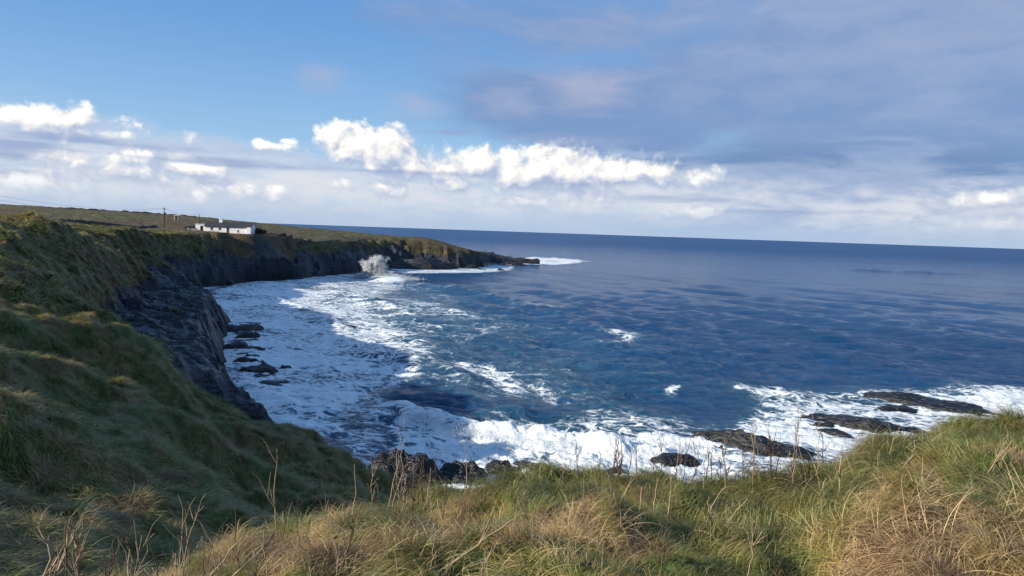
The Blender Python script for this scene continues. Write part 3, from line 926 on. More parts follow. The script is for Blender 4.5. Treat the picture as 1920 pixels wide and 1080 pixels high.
def rock(px, py, wpx, hm, label, depth=0.6, seed=0, r=None, rz=None, z0=-0.2, name='rock', tilt=0.05, grp=None, res=None):
    """a rock standing in or beside the sea: centre seen at px,py; wpx its width in the photograph, hm its height in metres"""
    g = np.random.default_rng(seed + 100)
    if r is None:
        x0, y0 = sea(px, py)
    else:
        p = at(px, py, r); x0, y0 = p[0], p[1]
    rr = math.hypot(x0, y0)
    wm = wpx / FPX * rr * 0.5
    v, f = (res or (ICO5 if wpx > 60 else ICO4))
    q = v.copy()
    # faceted: cut by random planes
    for k in range(16):
        nrm = g.normal(0, 1, 3); nrm[2] = abs(nrm[2]) * 0.9; nrm /= np.linalg.norm(nrm)
        dcut = 0.62 + 0.3 * g.random()
        s_ = q @ nrm
        q = q - np.outer(np.maximum(s_ - dcut, 0) * 0.93, nrm)
    q = q * np.array([wm, wm * depth, hm])
    # broken outline and bedding ledges
    ox, oy = g.random(2) * 50
    q[:, 0] += 0.22 * wm * fbm(q[:, 1] / wm * 1.1 + ox, q[:, 2] / hm + oy, 4, seed)
    q[:, 2] *= 1 + 0.32 * fbm(q[:, 0] / wm * 1.7 + ox, q[:, 1] / wm * 1.7 + oy, 4, seed + 5)
    q[:, 2] += 0.10 * hm * fbm(q[:, 0] * 1.4 + ox, q[:, 1] * 1.4, 3, seed + 6)
    ll = max(hm * 0.16, 0.14)
    qq = (q[:, 2] + tilt * q[:, 0]) / ll
    q[:, 2] = 0.45 * q[:, 2] + 0.55 * ((np.floor(qq) + sstep(qq - np.floor(qq), 0.55, 1)) * ll - tilt * q[:, 0])
    o = mesh_np(name, q, f, M_ROCK, smooth=False)
    o.location = (x0, y0, z0)
    o.rotation_euler = (0, 0, math.atan2(-x0, y0) + (g.normal(0, 0.25) if rz is None else rz))
    tag(o, label, 'rock', grp)
    return o


rock(748, 886, 175, 2.5, 'big black boulder standing in the foam just past the grass edge', 0.75, 1, r=54, rz=0.0, tilt=-0.15)
rock(712, 915, 80, 1.8, 'dark rock low against the left foot of the big black boulder', 0.9, 2, r=50)
rock(815, 892, 90, 1.5, 'dark rock low against the right side of the big black boulder', 0.8, 3, r=53)
rock(872, 886, 125, 1.6, 'humped black rock washed by foam, second from the big boulder', 0.7, 4, r=54)
rock(940, 878, 95, 1.1, 'ragged black rock with white water running off its top', 0.6, 5, r=56)
rock(1010, 880, 110, 0.7, 'low rock half drowned in white foam past the grass edge', 0.6, 6, r=57)
rock(1265, 868, 120, 1.1, 'small flat black rock just above the grass edge', 0.6, 7, r=61)
rock(1150, 880, 90, 0.7, 'low brown rock barely showing over the grass edge', 0.6, 71, r=57)
rock(1405, 830, 270, 1.9, 'long humped black rock in the surf beyond the dead stems', 0.35, 8, r=68)
rock(1320, 824, 90, 0.7, 'thin black ledge pointing left out of the long humped rock', 0.35, 9, r=68)
rock(1478, 842, 110, 0.9, 'sloping black ledge at the right end of the long humped rock', 0.5, 10, r=67)
rock(1612, 795, 230, 1.5, 'jagged black rock touching the grassy mound on the right', 0.4, 11, r=82)
rock(1545, 797, 70, 0.6, 'narrow black ledge left of the jagged rock by the mound', 0.4, 12, r=80)
rock(1745, 758, 220, 1.1, 'broad wet purple rock shelf with water sheeting off it', 0.45, 13, r=98, z0=-0.15)
rock(1680, 768, 90, 0.45, 'thin wet slab awash left of the broad purple shelf', 0.5, 14, r=93, z0=-0.1)
rock(582, 828, 60, 1.8, 'dark rock peeping over the lower brow of the shaded grass slope', 0.8, 15, r=60)
rock(640, 612, 62, 0.9, 'brown ragged rock awash in the sunlit foam of the bay', 0.3, 16)
rock(612, 607, 50, 0.5, 'low rock spine trailing left of the ragged rock in the bay', 0.3, 17)
rock(546, 598, 42, 0.7, 'little humped rock between the shaded foam and the sunlit foam', 0.35, 18)
rock(735, 671, 44, 0.7, 'small lone rock where the bay foam meets the open water', 0.4, 19)
rock(448, 558, 26, 0.5, 'flat dark rock in the still foam at the head of the bay', 0.35, 20)
rock(486, 567, 24, 0.4, 'smallest flat rock in the still foam at the head of the bay', 0.35, 21)
rock(445, 618, 90, 1.5, 'blocky dark rock at the corner of the ledges by the foam', 0.8, 22)
rock(470, 632, 50, 1.4, 'broken dark rock below the blocky corner of the ledges', 0.7, 23)
rock(445, 652, 60, 1.2, 'dark rock halfway down the reef beside the ledges', 0.8, 24)
rock(482, 693, 100, 0.9, 'long flat-topped rock in the middle of the reef', 0.5, 25)
rock(503, 718, 90, 0.7, 'lowest rock of the reef, streaked with running foam', 0.6, 26)
rock(462, 676, 50, 0.9, 'streaked rock above the flat-topped one in the reef', 0.6, 27)
rock(535, 689, 26, 0.7, 'single rock at the right tip of the reef', 0.5, 28)
rock(470, 605, 60, 0.4, 'thin flat slab reaching out from the corner of the ledges', 0.25, 29)
rock(520, 616, 60, 0.35, 'thin slab awash between the ledges and the bay rocks', 0.2, 30)
rock(524, 758, 32, 0.5, 'drowned rock showing purple through the foam below the reef', 0.4, 31, z0=-0.2)
rock(800, 497, 140, 5.5, 'grey weathered rock mound under the headland point', 0.5, 32, r=342, z0=0)
rock(745, 498, 90, 3.2, 'broken grey rocks at the left end of the point', 0.6, 33, r=338, z0=0)
rock(840, 498, 50, 4.0, 'dark upright rock at the right end of the grey mound', 0.8, 34, r=346, z0=0)
rock(878, 503, 48, 2.2, 'low black rock off the point with foam around it', 0.6, 35)
rock(940, 507, 26, 1.0, 'tiny black rock in the white water off the point', 0.6, 36)
rock(742, 517, 40, 2.0, 'black rock beside the bursting white wave', 0.6, 37)
rock(918, 484, 170, 8.0, 'long flat black reef behind the point', 0.35, 38, r=405, z0=0)
rock(972, 489, 90, 4.5, 'seaward tail of the long black reef meeting the breakers', 0.4, 39, r=430, z0=0)

rg = random.Random(5)
ROCKW = ['corner of the ledges', 'blocky dark rock', 'long flat-topped rock', 'lowest reef rock', 'reef tip']
for k in range(22):                       # the broken reef between the bigger rocks
    u = k / 21
    a_ = 440 + 62 * u + rg.uniform(-16, 30); b_ = 622 + 100 * u + rg.uniform(-6, 6)
    near_ = ROCKW[min(4, int(u * 5))]
    rock(a_, b_, rg.uniform(18, 40), rg.uniform(0.35, 0.8), '%s broken dark reef rock awash in foam near the %s' % ('small' if k % 2 else 'larger', near_), rg.uniform(.3, .7), 500 + k, res=ICO3,
         grp='broken rocks of the reef beside the ledges')
for k, (a_, b_, w_, lab) in enumerate([(655, 614, 40, 'low spiky rock at the right end of the sunlit bay rocks'), (590, 604, 34, 'thin dark rock left of the sunlit bay rocks'), (718, 668, 22, 'rock chip beside the small lone rock at the foam edge'),
                                       (756, 676, 22, 'second rock chip right of the small lone rock'), (1040, 884, 60, 'drowned rock behind the grass edge in the breaker'), (1350, 842, 60, 'dark rock in the surf under the thin ledge'),
                                       (1560, 812, 80, 'dark rock in the surf just left of the grassy mound'), (905, 505, 24, 'tiny rock beside the low black rock off the point')]):
    rock(a_, b_, w_, 0.55 if k != 6 else 0.8, lab, 0.45, 540 + k, res=ICO4)

# boulders strewn at the foot of the shaded cliffs
for k, (a, b, r_, s_, lab) in enumerate([
        (332, 560, 176, 22, 'pale boulder on the ledges near the head of the bay'), (305, 516, 185, 14, 'boulder below the teal grass slope'),
        (262, 500, 140, 10, 'small pale stone high on the dark slope'), (355, 545, 195, 18, 'boulder at the back of the bay above the foam'),
        (395, 533, 215, 20, 'dark boulder at the back corner of the bay'), (430, 528, 228, 16, 'boulder at the foot of the cliff below the house'),
        (270, 588, 105, 18, 'blocky stone on the ledges left of the reef'), (320, 640, 88, 26, 'large block splitting off the lower ledges'),
        (470, 524, 240, 16, 'boulder under the cliff right of the house'), (300, 552, 140, 15, 'grey stone in the middle of the ledges')]):
    p = at(a, b, r_)
    zt = float(terrain(np.array([p[0]]), np.array([p[1]]))[0][0])
    o = rock(a, b, s_, 0.6 * s_ / FPX * r_ * 0.6, lab, 0.8, 60 + k, r=r_, z0=zt, name='boulder', res=ICO3)
    o['category'] = 'boulder'

# ------------------------------------------------------------------ spray thrown up by the wave
M_SPRAY, t_, o_ = mat('white_spray')
pb = principled(t_, (0.86, 0.88, 0.88), 0.9, 0.1)
tb = t_.node('ShaderNodeBsdfTranslucent'); tb.inputs[0].default_value = (0.85, 0.87, 0.88, 1)
ms = t_.node('ShaderNodeMixShader'); ms.inputs[0].default_value = 0.5
t_.l.new(pb.outputs[0], ms.inputs[1]); t_.l.new(tb.outputs[0], ms.inputs[2]); t_.l.new(ms.outputs[0], o_.inputs[0])
OCT_V = np.array([(1, 0, 0), (-1, 0, 0), (0, 1, 0), (0, -1, 0), (0, 0, 1), (0, 0, -1)], float)
OCT_F = np.array([(0, 2, 4), (2, 1, 4), (1, 3, 4), (3, 0, 4), (2, 0, 5), (1, 2, 5), (3, 1, 5), (0, 3, 5)])


def drops(name, P_, S_, label, parent=None):
    n = len(P_)
    g = np.random.default_rng(5)
    Q = OCT_V[None] * (0.6 + 0.8 * g.random((n, 6, 1)))
    V_ = (Q * np.asarray(S_)[:, None, None] + np.asarray(P_)[:, None, :]).reshape(-1, 3)
    F_ = (OCT_F[None] + (np.arange(n) * 6)[:, None, None]).reshape(-1, 3)
    o = mesh_np(name, V_, F_, M_SPRAY)
    tag(o, label, 'spray', kind='stuff')
    return o


g = np.random.default_rng(12)
cx, cy = sea(712, 523)
P_, S_ = [], []
for j in range(340):                      # ragged jets thrown up and outwards from the foot of the rock
    u0 = g.normal(-0.4, 3.0)
    reach = 6.6 * math.exp(-((u0 + 2.0) / 3.4) ** 2) * (0.2 + 0.95 * g.random()) + 0.7
    vx, vy = g.normal(0.03, 0.24), g.normal(0, 0.15)
    n = int(60 + 26 * reach)
    tt = g.random(n) ** 0.7
    fan = 0.08 + 0.42 * tt
    P_.append(np.stack([cx + u0 + vx * reach * tt + g.normal(0, 1, n) * fan, cy + vy * reach * tt + g.normal(0, 1, n) * fan, reach * (tt * 1.25 - 0.25 * tt * tt) + g.normal(0, 0.22, n)], -1))
    S_.append((0.26 - 0.17 * tt) * (0.3 + 1.1 * g.random(n) ** 2))
for (u, wd, hh, n) in [(4.5, 3.0, 1.5, 2600), (8.0, 3.0, 0.8, 1400), (-1, 3.5, 1.2, 2600)]:
    P_.append(np.stack([cx + u + g.normal(0, wd, n), cy + g.normal(0, 1.5, n), np.abs(g.normal(0, hh * .6, n))], -1))
    S_.append(0.04 + 0.1 * g.random(n))
drops('spray', np.concatenate(P_), np.concatenate(S_), 'tall burst of white spray where the wave hits the rock by the point')
P_, S_ = [], []
CR = [sea(a, b) for a, b in [(745, 800), (775, 788), (800, 798), (860, 815), (930, 826), (1020, 838), (1110, 842), (1250, 845), (1330, 850)]]
for k in range(9000):
    u = 0.9 + g.random() ** 1.3 * (len(CR) - 1.902); i_ = int(u); f_ = u - i_
    x0 = CR[i_][0] * (1 - f_) + CR[i_ + 1][0] * f_ + g.normal(0, 0.9); y0 = CR[i_][1] * (1 - f_) + CR[i_ + 1][1] * f_ + g.normal(0, 1.0)
    P_.append((x0, y0, 0.35 + abs(g.normal(0, 0.3)) * (1.2 - 0.08 * u))); S_.append(0.015 + 0.03 * g.random() ** 2)
drops('spray', np.array(P_), S_, 'white droplets torn off the breaker below the grass edge')
P_, S_ = [], []
for k in range(2600):
    q_ = [sea(890, 498), sea(975, 492), sea(1040, 490)][k % 3]
    P_.append((q_[0] + g.normal(0, 7), q_[1] + g.normal(0, 3), 0.3 + abs(g.normal(0, 0.7)))); S_.append(0.08 + 0.12 * g.random())
drops('spray', np.array(P_), S_, 'low white spray along the far reef behind the point')

# ------------------------------------------------------------------ grass
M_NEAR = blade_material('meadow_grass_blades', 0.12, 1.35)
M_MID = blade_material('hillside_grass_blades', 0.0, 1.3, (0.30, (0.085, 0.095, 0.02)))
SRC = bpy.data.collections.new('tuft_sources')


def tuft(name, n, length, spread, width, lean, m_, seg=5, seed=0, curl=1.0, drape=0.0):
    g = np.random.default_rng(seed)
    a = g.random(n) * 6.283
    rb = spread * np.sqrt(g.random(n))
    bx, by = rb * np.cos(a), rb * np.sin(a)
    L = length * (0.5 + 0.7 * g.random(n))
    # heading: outwards mixed with the wind (+x)
    hx = 0.45 * np.cos(a) + lean + g.normal(0, 0.28, n); hy = 0.45 * np.sin(a) + g.normal(0, 0.34, n)
    hn = np.hypot(hx, hy) + 1e-6; hx, hy = hx / hn, hy / hn
    bend = curl * (0.6 + 0.8 * g.random(n))
    th0 = 1.30 - 0.75 * g.random(n)
    V_, T_, S_ = [], [], []
    sh = g.random(n)
    px_, py_, pz_ = bx.copy(), by.copy(), np.zeros(n) - 0.03
    sx, sy = -hy, hx
    for k in range(seg + 1):
        u = k / seg
        wv = width * (1 - u) ** 0.6 * (0.7 + 0.5 * g.random(1)) * 0.5 + 0.0003
        V_.append(np.stack([px_ - sx * wv, py_ - sy * wv, pz_], -1)); V_.append(np.stack([px_ + sx * wv, py_ + sy * wv, pz_ + wv * 0.3], -1))
        T_.append(np.full(n, u)); T_.append(np.full(n, u)); S_.append(sh); S_.append(sh)
        th = th0 - bend * 2.1 * (u ** 1.1) - drape * u
        st = L / seg
        px_ = px_ + hx * np.cos(th) * st; py_ = py_ + hy * np.cos(th) * st; pz_ = pz_ + np.sin(th) * st
        pz_ = np.maximum(pz_, -0.02 - drape * 0.2)
    V_ = np.stack(V_, 1).reshape(-1, 3); T_ = np.stack(T_, 1).ravel(); S_ = np.stack(S_, 1).ravel()
    k_ = np.arange(seg) * 2
    q = np.stack([k_, k_ + 1, k_ + 3, k_ + 2], -1)
    F_ = (q[None] + (np.arange(n) * (seg + 1) * 2)[:, None, None]).reshape(-1, 4)
    o = mesh_np(name, V_, F_, m_, {'tip': T_, 'shade': S_}, link=False)
    return o


def scatter(name, pts, rot, scl, idx, sources, label):
    cl = bpy.data.collections.new(name + '_sources')
    for s_ in sources:
        cl.objects.link(s_)
    me = bpy.data.meshes.new(name)
    me.vertices.add(len(pts)); me.vertices.foreach_set('co', np.asarray(pts, np.float32).ravel())
    A = me.attributes.new('rot', 'FLOAT_VECTOR', 'POINT'); A.data.foreach_set('vector', np.asarray(rot, np.float32).ravel())
    A = me.attributes.new('scl', 'FLOAT', 'POINT'); A.data.foreach_set('value', np.asarray(scl, np.float32))
    A = me.attributes.new('pick', 'INT', 'POINT'); A.data.foreach_set('value', np.asarray(idx, np.int32))
    o = bpy.data.objects.new(name, me)
    COL.objects.link(o)
    gt = bpy.data.node_groups.new(name + '_scatter', 'GeometryNodeTree')
    gt.interface.new_socket('Geometry', in_out='INPUT', socket_type='NodeSocketGeometry')
    gt.interface.new_socket('Geometry', in_out='OUTPUT', socket_type='NodeSocketGeometry')
    n = gt.nodes; l = gt.links
    gi, go = n.new('NodeGroupInput'), n.new('NodeGroupOutput')
    ci_ = n.new('GeometryNodeCollectionInfo'); ci_.inputs['Collection'].default_value = cl
    ci_.inputs['Separate Children'].default_value = True; ci_.inputs['Reset Children'].default_value = True
    ip = n.new('GeometryNodeInstanceOnPoints'); ip.inputs['Pick Instance'].default_value = True

    def na(nm, ty):
        q = n.new('GeometryNodeInputNamedAttribute'); q.data_type = ty; q.inputs[0].default_value = nm
        return q.outputs[0]
    mp = n.new('GeometryNodeMeshToPoints')
    l.new(gi.outputs[0], mp.inputs[0]); l.new(mp.outputs[0], ip.inputs['Points'])
    l.new(ci_.outputs[0], ip.inputs['Instance'])
    l.new(na('pick', 'INT'), ip.inputs['Instance Index'])
    l.new(na('rot', 'FLOAT_VECTOR'), ip.inputs['Rotation'])
    l.new(na('scl', 'FLOAT'), ip.inputs['Scale'])
    l.new(ip.outputs[0], go.inputs[0])
    mod = o.modifiers.new('scatter', 'NODES'); mod.node_group = gt
    tag(o, label, 'grass', kind='stuff')
    return o


def place(n, az0, az1, r0, r1, g, power=2.0):
    a = np.radians(az0 + (az1 - az0) * g.random(n))
    u = g.random(n)
    r = (r0 ** power + u * (r1 ** power - r0 ** power)) ** (1 / power) if power else r0 * (r1 / r0) ** u
    return r * np.sin(a), r * np.cos(a)


def settle(x, y, eps=0.15):
    z, rk, d = terrain(x, y)
    zx = (terrain(x + eps, y)[0] - z) / eps; zy = (terrain(x, y + eps)[0] - z) / eps
    return z, rk, d, zx, zy


def orient(zx, zy, heading, amt=0.7):
    # tilt the tuft with the ground: rotate about z by heading, then lean along the slope
    n = len(zx)
    out = np.zeros((n, 3))
    nx, ny = -zx * amt, -zy * amt
    ln = np.sqrt(nx * nx + ny * ny + 1)
    nx, ny, nz = nx / ln, ny / ln, 1 / ln
    # basis: Z=normal, X = heading projected
    hx, hy = np.cos(heading), np.sin(heading)
    dt = hx * nx + hy * ny
    X = np.stack([hx - dt * nx, hy - dt * ny, -dt * nz], -1); X /= np.linalg.norm(X, axis=1)[:, None]
    Zv = np.stack([nx, ny, nz], -1)
    Yv = np.cross(Zv, X)
    out[:, 1] = -np.arcsin(np.clip(X[:, 2], -1, 1))
    out[:, 0] = np.arctan2(Yv[:, 2], Zv[:, 2])
    out[:, 2] = np.arctan2(X[:, 1], X[:, 0])
    return out


g = np.random.default_rng(21)
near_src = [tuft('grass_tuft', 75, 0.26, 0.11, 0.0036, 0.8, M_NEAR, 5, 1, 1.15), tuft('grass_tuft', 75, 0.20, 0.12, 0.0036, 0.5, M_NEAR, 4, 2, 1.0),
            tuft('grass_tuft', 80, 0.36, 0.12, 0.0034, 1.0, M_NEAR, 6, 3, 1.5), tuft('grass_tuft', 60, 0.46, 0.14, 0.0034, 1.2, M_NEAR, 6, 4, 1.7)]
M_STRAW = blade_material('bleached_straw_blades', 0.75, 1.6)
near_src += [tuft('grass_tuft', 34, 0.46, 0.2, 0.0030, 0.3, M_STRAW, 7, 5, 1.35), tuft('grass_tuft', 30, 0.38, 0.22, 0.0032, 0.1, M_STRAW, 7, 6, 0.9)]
x, y = place(18500, -50, 48, 2.3, 10.5, g)
z, rk, d, zx, zy = settle(x, y, 0.08)
head = R(150) + 1.5 * fbm(x * 0.45, y * 0.45, 3, 61) + g.normal(0, 0.55, len(x))     # blown to the left
sc_ = (0.62 + 0.45 * g.random(len(x))) * (1 + 0.35 * fbm(x * 0.6, y * 0.6, 2, 63))
pk = g.integers(0, 4, len(x))
dryness = fbm(x * 0.55, y * 0.55, 3, 67) + 0.5 * (4.8 - np.hypot(x, y)) / 2.5
pk = np.where(g.random(len(x)) < 0.03 + 0.16 * sstep(dryness, 0.2, 0.9), 4 + g.integers(0, 2, len(x)), pk)
head = np.where(pk > 3, g.random(len(x)) * 6.283, head)
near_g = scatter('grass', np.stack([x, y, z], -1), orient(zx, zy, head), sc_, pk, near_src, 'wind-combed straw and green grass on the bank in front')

mid_src = [tuft('grass_tuft', 90, 0.55, 0.22, 0.016, 0.9, M_MID, 4, 11, 1.2), tuft('grass_tuft', 90, 0.45, 0.25, 0.014, 0.7, M_MID, 4, 12, 1.0), tuft('grass_tuft', 80, 0.7, 0.22, 0.013, 1.2, M_MID, 4, 13, 1.3)]
x, y = place(42000, -44, -5, 9.0, 60, g, 1.2)
z, rk, d, zx, zy = settle(x, y)
ok = (rk < 0.4) & (d > 0.5) & (z > 1.2)
x, y, z, zx, zy = x[ok], y[ok], z[ok], zx[ok], zy[ok]
head = np.arctan2(-zy, -zx) + 0.6 * fbm(x * 0.2, y * 0.2, 2, 65) + g.normal(0, 0.35, len(x))
scatter('grass', np.stack([x, y, z], -1), orient(zx, zy, head), 0.5 + 0.5 * g.random(len(x)), g.integers(0, 3, len(x)), mid_src, 'long combed grass on the shaded slope to the left')

x, y = place(9000, -44, -5, 8.5, 34, g, 1.0)
z, rk, d, zx, zy = settle(x, y)
ok = (rk < 0.4) & (d > 0.5) & (z > 1.2) & (fbm(x * 0.35, y * 0.35, 3, 69) > 0.0)
x, y, z, zx, zy = x[ok], y[ok], z[ok], zx[ok], zy[ok]
head = np.arctan2(-zy, -zx) + g.normal(0, 0.9, len(x))
scatter('grass', np.stack([x, y, z], -1), orient(zx, zy, head), 1.0 + 0.7 * g.random(len(x)), g.integers(0, 6, len(x)), near_src, 'rough straw clumps among the long grass of the left slope')

far_src = [tuft('grass_tuft', 60, 0.8, 0.5, 0.05, 0.8, M_MID, 3, 15, 1.2), tuft('grass_tuft', 60, 0.6, 0.6, 0.05, 0.6, M_MID, 3, 16, 1.0)]
x, y = place(30000, -44, -12, 55, 240, g, 0.9)
z, rk, d, zx, zy = settle(x, y, 0.4)
ok = (rk < 0.35) & (d > 1.5) & (z > 4)
x, y, z, zx, zy = x[ok], y[ok], z[ok], zx[ok], zy[ok]
head = np.arctan2(-zy, -zx) + g.normal(0, 0.8, len(x))
scatter('grass', np.stack([x, y, z], -1), orient(zx, zy, head), 0.6 + 0.7 * g.random(len(x)), g.integers(0, 2, len(x)), far_src, 'coarse tussock grass on the hill and plain above the ledges')

# ------------------------------------------------------------------ dead stems
M_STEM = simple('dead_stem', (0.33, 0.25, 0.16), 0.8, 20, 0.4)
M_STEMD = simple('dark_dead_stem', (0.10, 0.065, 0.042), 0.8, 20, 0.4)


def tube(V_, F_, pts, rads, sides=5):
    base_ = len(V_)
    pts = [Vector(p) for p in pts]
    for k, p in enumerate(pts):
        d_ = (pts[min(k + 1, len(pts) - 1)] - pts[max(k - 1, 0)]).normalized()
        a_ = d_.orthogonal().normalized(); b_ = d_.cross(a_)
        for j in range(sides):
            an = 6.2832 * j / sides
            V_.append(p + (a_ * math.cos(an) + b_ * math.sin(an)) * rads[k])
    for k in range(len(pts) - 1):
        for j in range(sides):
            F_.append((base_ + k * sides + j, base_ + k * sides + (j + 1) % sides, base_ + (k + 1) * sides + (j + 1) % sides, base_ + (k + 1) * sides + j))


def tz(x, y):
    return float(terrain(np.array([x]), np.array([y]))[0][0])


def stem(bx, by, tx, ty, r, label, thick=4.0, branch=4, dark=False, group=None, seed=0, name='dead_stem', arch=0.0):
    g_ = random.Random(seed)
    b0 = Vector(at(bx, by, r)); tp = Vector(at(tx, ty, r * (1 + g_.uniform(-0.03, 0.05))))
    gz = tz(b0.x, b0.y)
    root = Vector((b0.x, b0.y, min(gz, b0.z)))
    o0 = root.copy()
    V_, F_ = [], []
    n_ = 8
    L = (tp - root).length
    side = Vector((g_.uniform(-1, 1), g_.uniform(-1, 1), 0)) * 0.05 * L
    pts = []
    for k in range(n_):
        u = k / (n_ - 1)
        p = root.lerp(tp, u) + side * math.sin(u * 3.14) + Vector((g_.gauss(0, 1), g_.gauss(0, 1), 0)) * 0.012 * L * (u > 0)
        p.z += arch * L * math.sin(u * 3.14)
        pts.append(p - o0)
    w0 = thick * 0.0017
    tube(V_, F_, pts, [w0 * (1 - 0.6 * k / (n_ - 1)) for k in range(n_)])
    for q in range(branch):
        k = g_.randint(2, n_ - 2)
        p = pts[k]
        up = (pts[k + 1] - pts[k]).normalized()
        dv = (up + Vector((g_.uniform(-1, 1), g_.uniform(-1, 1), g_.uniform(-0.2, 0.6))) * 0.9).normalized()
        bl = L * g_.uniform(0.10, 0.28)
        bp = [p, p + dv * bl * 0.5, p + dv * bl + Vector((0, 0, 0.15 * bl))]
        tube(V_, F_, bp, [w0 * 0.6, w0 * 0.5, w0 * 0.3], 4)
        for s_ in range(2):
            dv2 = (dv + Vector((g_.uniform(-1, 1), g_.uniform(-1, 1), g_.uniform(0, 1)))).normalized()
            tube(V_, F_, [bp[1 + s_], bp[1 + s_] + dv2 * bl * 0.45], [w0 * 0.4, w0 * 0.25], 3)
    o = mesh_np(name, [tuple(v) for v in V_], F_, M_STEMD if dark else M_STEM)
    o.location = o0
    tag(o, label, 'dead stem', group)
    return o


stem(735, 915, 757, 765, 6.6, 'tallest pale grass stalk crossing the surf above the big black boulder', 3.0, 0, seed=1, name='grass_stalk')
stem(722, 915, 748, 800, 6.5, 'second tall pale stalk leaning beside the tallest one', 3.0, 0, seed=2, name='grass_stalk')
stem(748, 912, 746, 845, 6.5, 'short upright stalk just right of the two tall pale stalks', 2.6, 1, seed=3, name='grass_stalk')
stem(527, 950, 519, 840, 6.2, 'lone bent stem standing against the dark slope', 3.6, 3, seed=4)
stem(660, 1000, 664, 870, 5.6, 'thin straight pale stem left of the boulder', 2.6, 0, seed=5)
stem(1012, 920, 1075, 660 + 200, 7.0, 'forked stem leaning right over the white surf', 2.6, 3, seed=6)
stem(1490, 872, 1504, 770, 7.2, 'tall branching stem in front of the black ledges', 3.6, 6, seed=7)
stem(1412, 880, 1406, 800, 7.2, 'upright twiggy stem in front of the long humped rock', 3.2, 6, seed=8)
stem(1534, 865, 1538, 800, 7.3, 'slim stem at the left foot of the grassy mound', 3.0, 3, seed=9)
stem(1555, 1005, 1580, 855, 5.8, 'thick pale stalk rising from the straw below the mound', 6.0, 1, seed=10)
stem(1520, 985, 1545, 900, 5.9, 'pale stalk just left of the thick one, leaning right', 5.0, 3, seed=11)
stem(1650, 930, 1715, 850, 6.6, 'bleached forked stalk leaning right on the mound', 4.5, 3, seed=12)
stem(1810, 940, 1900, 825, 6.4, 'long bleached stalk leaning right near the picture edge', 5.0, 3, seed=13)
stem(1795, 945, 1738, 890, 6.0, 'bleached stalk leaning left on the mound', 5.0, 0, seed=14)
stem(1318, 985, 1360, 910, 5.6, 'split pale stalk leaning right in the brown straw', 5.0, 1, seed=15)
stem(1340, 995, 1400, 935, 5.4, 'long straw lying right beside the split stalk', 4.0, 1, seed=16)
stem(1222, 975, 1232, 896, 5.9, 'knotted pale stalk, left one of a pair in the straw', 5.0, 2, seed=17)
stem(1252, 978, 1258, 900, 5.9, 'knotted pale stalk, right one of a pair in the straw', 5.0, 2, seed=18)
stem(1195, 985, 1203, 912, 5.8, 'broken-off pale stalk left of the knotted pair', 5.0, 0, seed=19)
stem(790, 1070, 965, 975, 4.3, 'long pale stick lying slantwise in the grass', 6.5, 2, seed=20, name='stick')
stem(330, 1075, 445, 1010, 4.6, 'pale blade-like stalk leaning right at the lower left', 5.0, 0, seed=21)
stem(375, 1085, 500, 1018, 4.5, 'second leaning stalk at the lower left, nearer the middle', 5.0, 0, seed=22)
stem(0, 1040, 95, 998, 4.6, 'arching bleached stem in the bottom left corner', 6.0, 5, seed=23, arch=0.18)
stem(20, 1065, 130, 1000, 4.4, 'tangled arching stem low in the bottom left corner', 5.0, 7, seed=24, arch=0.12)
stem(128, 1080, 140, 975, 4.5, 'upright twiggy stem against the dark hollow at lower left', 4.0, 8, seed=25)
stem(258, 1060, 245, 985, 4.8, 'forked brown stem on the dark hollow edge', 4.0, 7, True, seed=26)
stem(330, 1010, 335, 925, 5.3, 'slim stem above the gully, topped with bare twigs', 3.0, 4, seed=27)
stem(340, 1060, 370, 960, 5.0, 'curved stem in front of the shaded slope', 3.2, 6, seed=28, arch=0.05)
stem(832, 1030, 838, 905, 5.4, 'dark upright stem in the green turf below the boulder', 3.4, 2, True, seed=29)
stem(900, 1010, 915, 890, 5.7, 'dark stem leaning right, tallest in the green turf', 3.6, 4, True, seed=30)
stem(864, 1010, 870, 950, 5.2, 'short dark stub in the green turf', 3.6, 0, True, seed=31)
stem(780, 1000, 778, 890, 5.8, 'dark thorny stem with many twigs', 3.2, 9, True, seed=32)
stem(745, 1010, 762, 895, 5.6, 'pale thorny stem crossing the dark one', 3.2, 7, seed=33)
stem(1100, 1075, 1112, 960, 4.9, 'straight pale stem in the straw at the middle', 3.5, 1, seed=34)
stem(1700, 1000, 1705, 925, 5.6, 'thin dark stem below the mound', 2.6, 3, True, seed=35)
stem(1620, 930, 1622, 868, 6.6, 'thin stem on the left flank of the mound', 2.6, 2, True, seed=36)
gr = random.Random(77)
for k in range(46):           # bare stems along the brow of the bank, seen against the surf
    px_ = gr.choice([gr.uniform(1010, 1560), gr.uniform(600, 960), gr.uniform(1120, 1540)])
    az_ = math.degrees(math.atan2(*ray(px_, 880)[:2]))
    r_ = float(np.interp(az_, EA, ER)) * gr.uniform(0.93, 1.0)
    yb = float(np.interp(px_, [k_[0] for k_ in EDGE], [k_[1] for k_ in EDGE]))
    zone = 'left of the big black boulder' if px_ < 700 else 'before the big black boulder' if px_ < 830 else 'right of the black boulders' if px_ < 1000 else \
        'against the white breaker' if px_ < 1220 else 'before the small flat black rock' if px_ < 1330 else 'before the long humped rock' if px_ < 1450 else 'by the grassy mound'
    hh0, nb0, dk0, ln0 = gr.uniform(40, 85), gr.randint(2, 6), gr.random() < 0.75, gr.uniform(-14, 18)
    lab0 = '%s %s %s stem on the brow %s%s' % ('tall' if hh0 > 62 else 'short', 'dark' if dk0 else 'pale', 'twiggy' if nb0 > 3 else 'nearly bare', zone, ', leaning right' if ln0 > 6 else ', leaning left' if ln0 < -5 else ', upright')
    stem(px_, yb, px_ + ln0, yb - hh0, r_, lab0, gr.uniform(2.4, 3.8), nb0, dk0, 'bare stems along the brow of the bank', seed=200 + k)
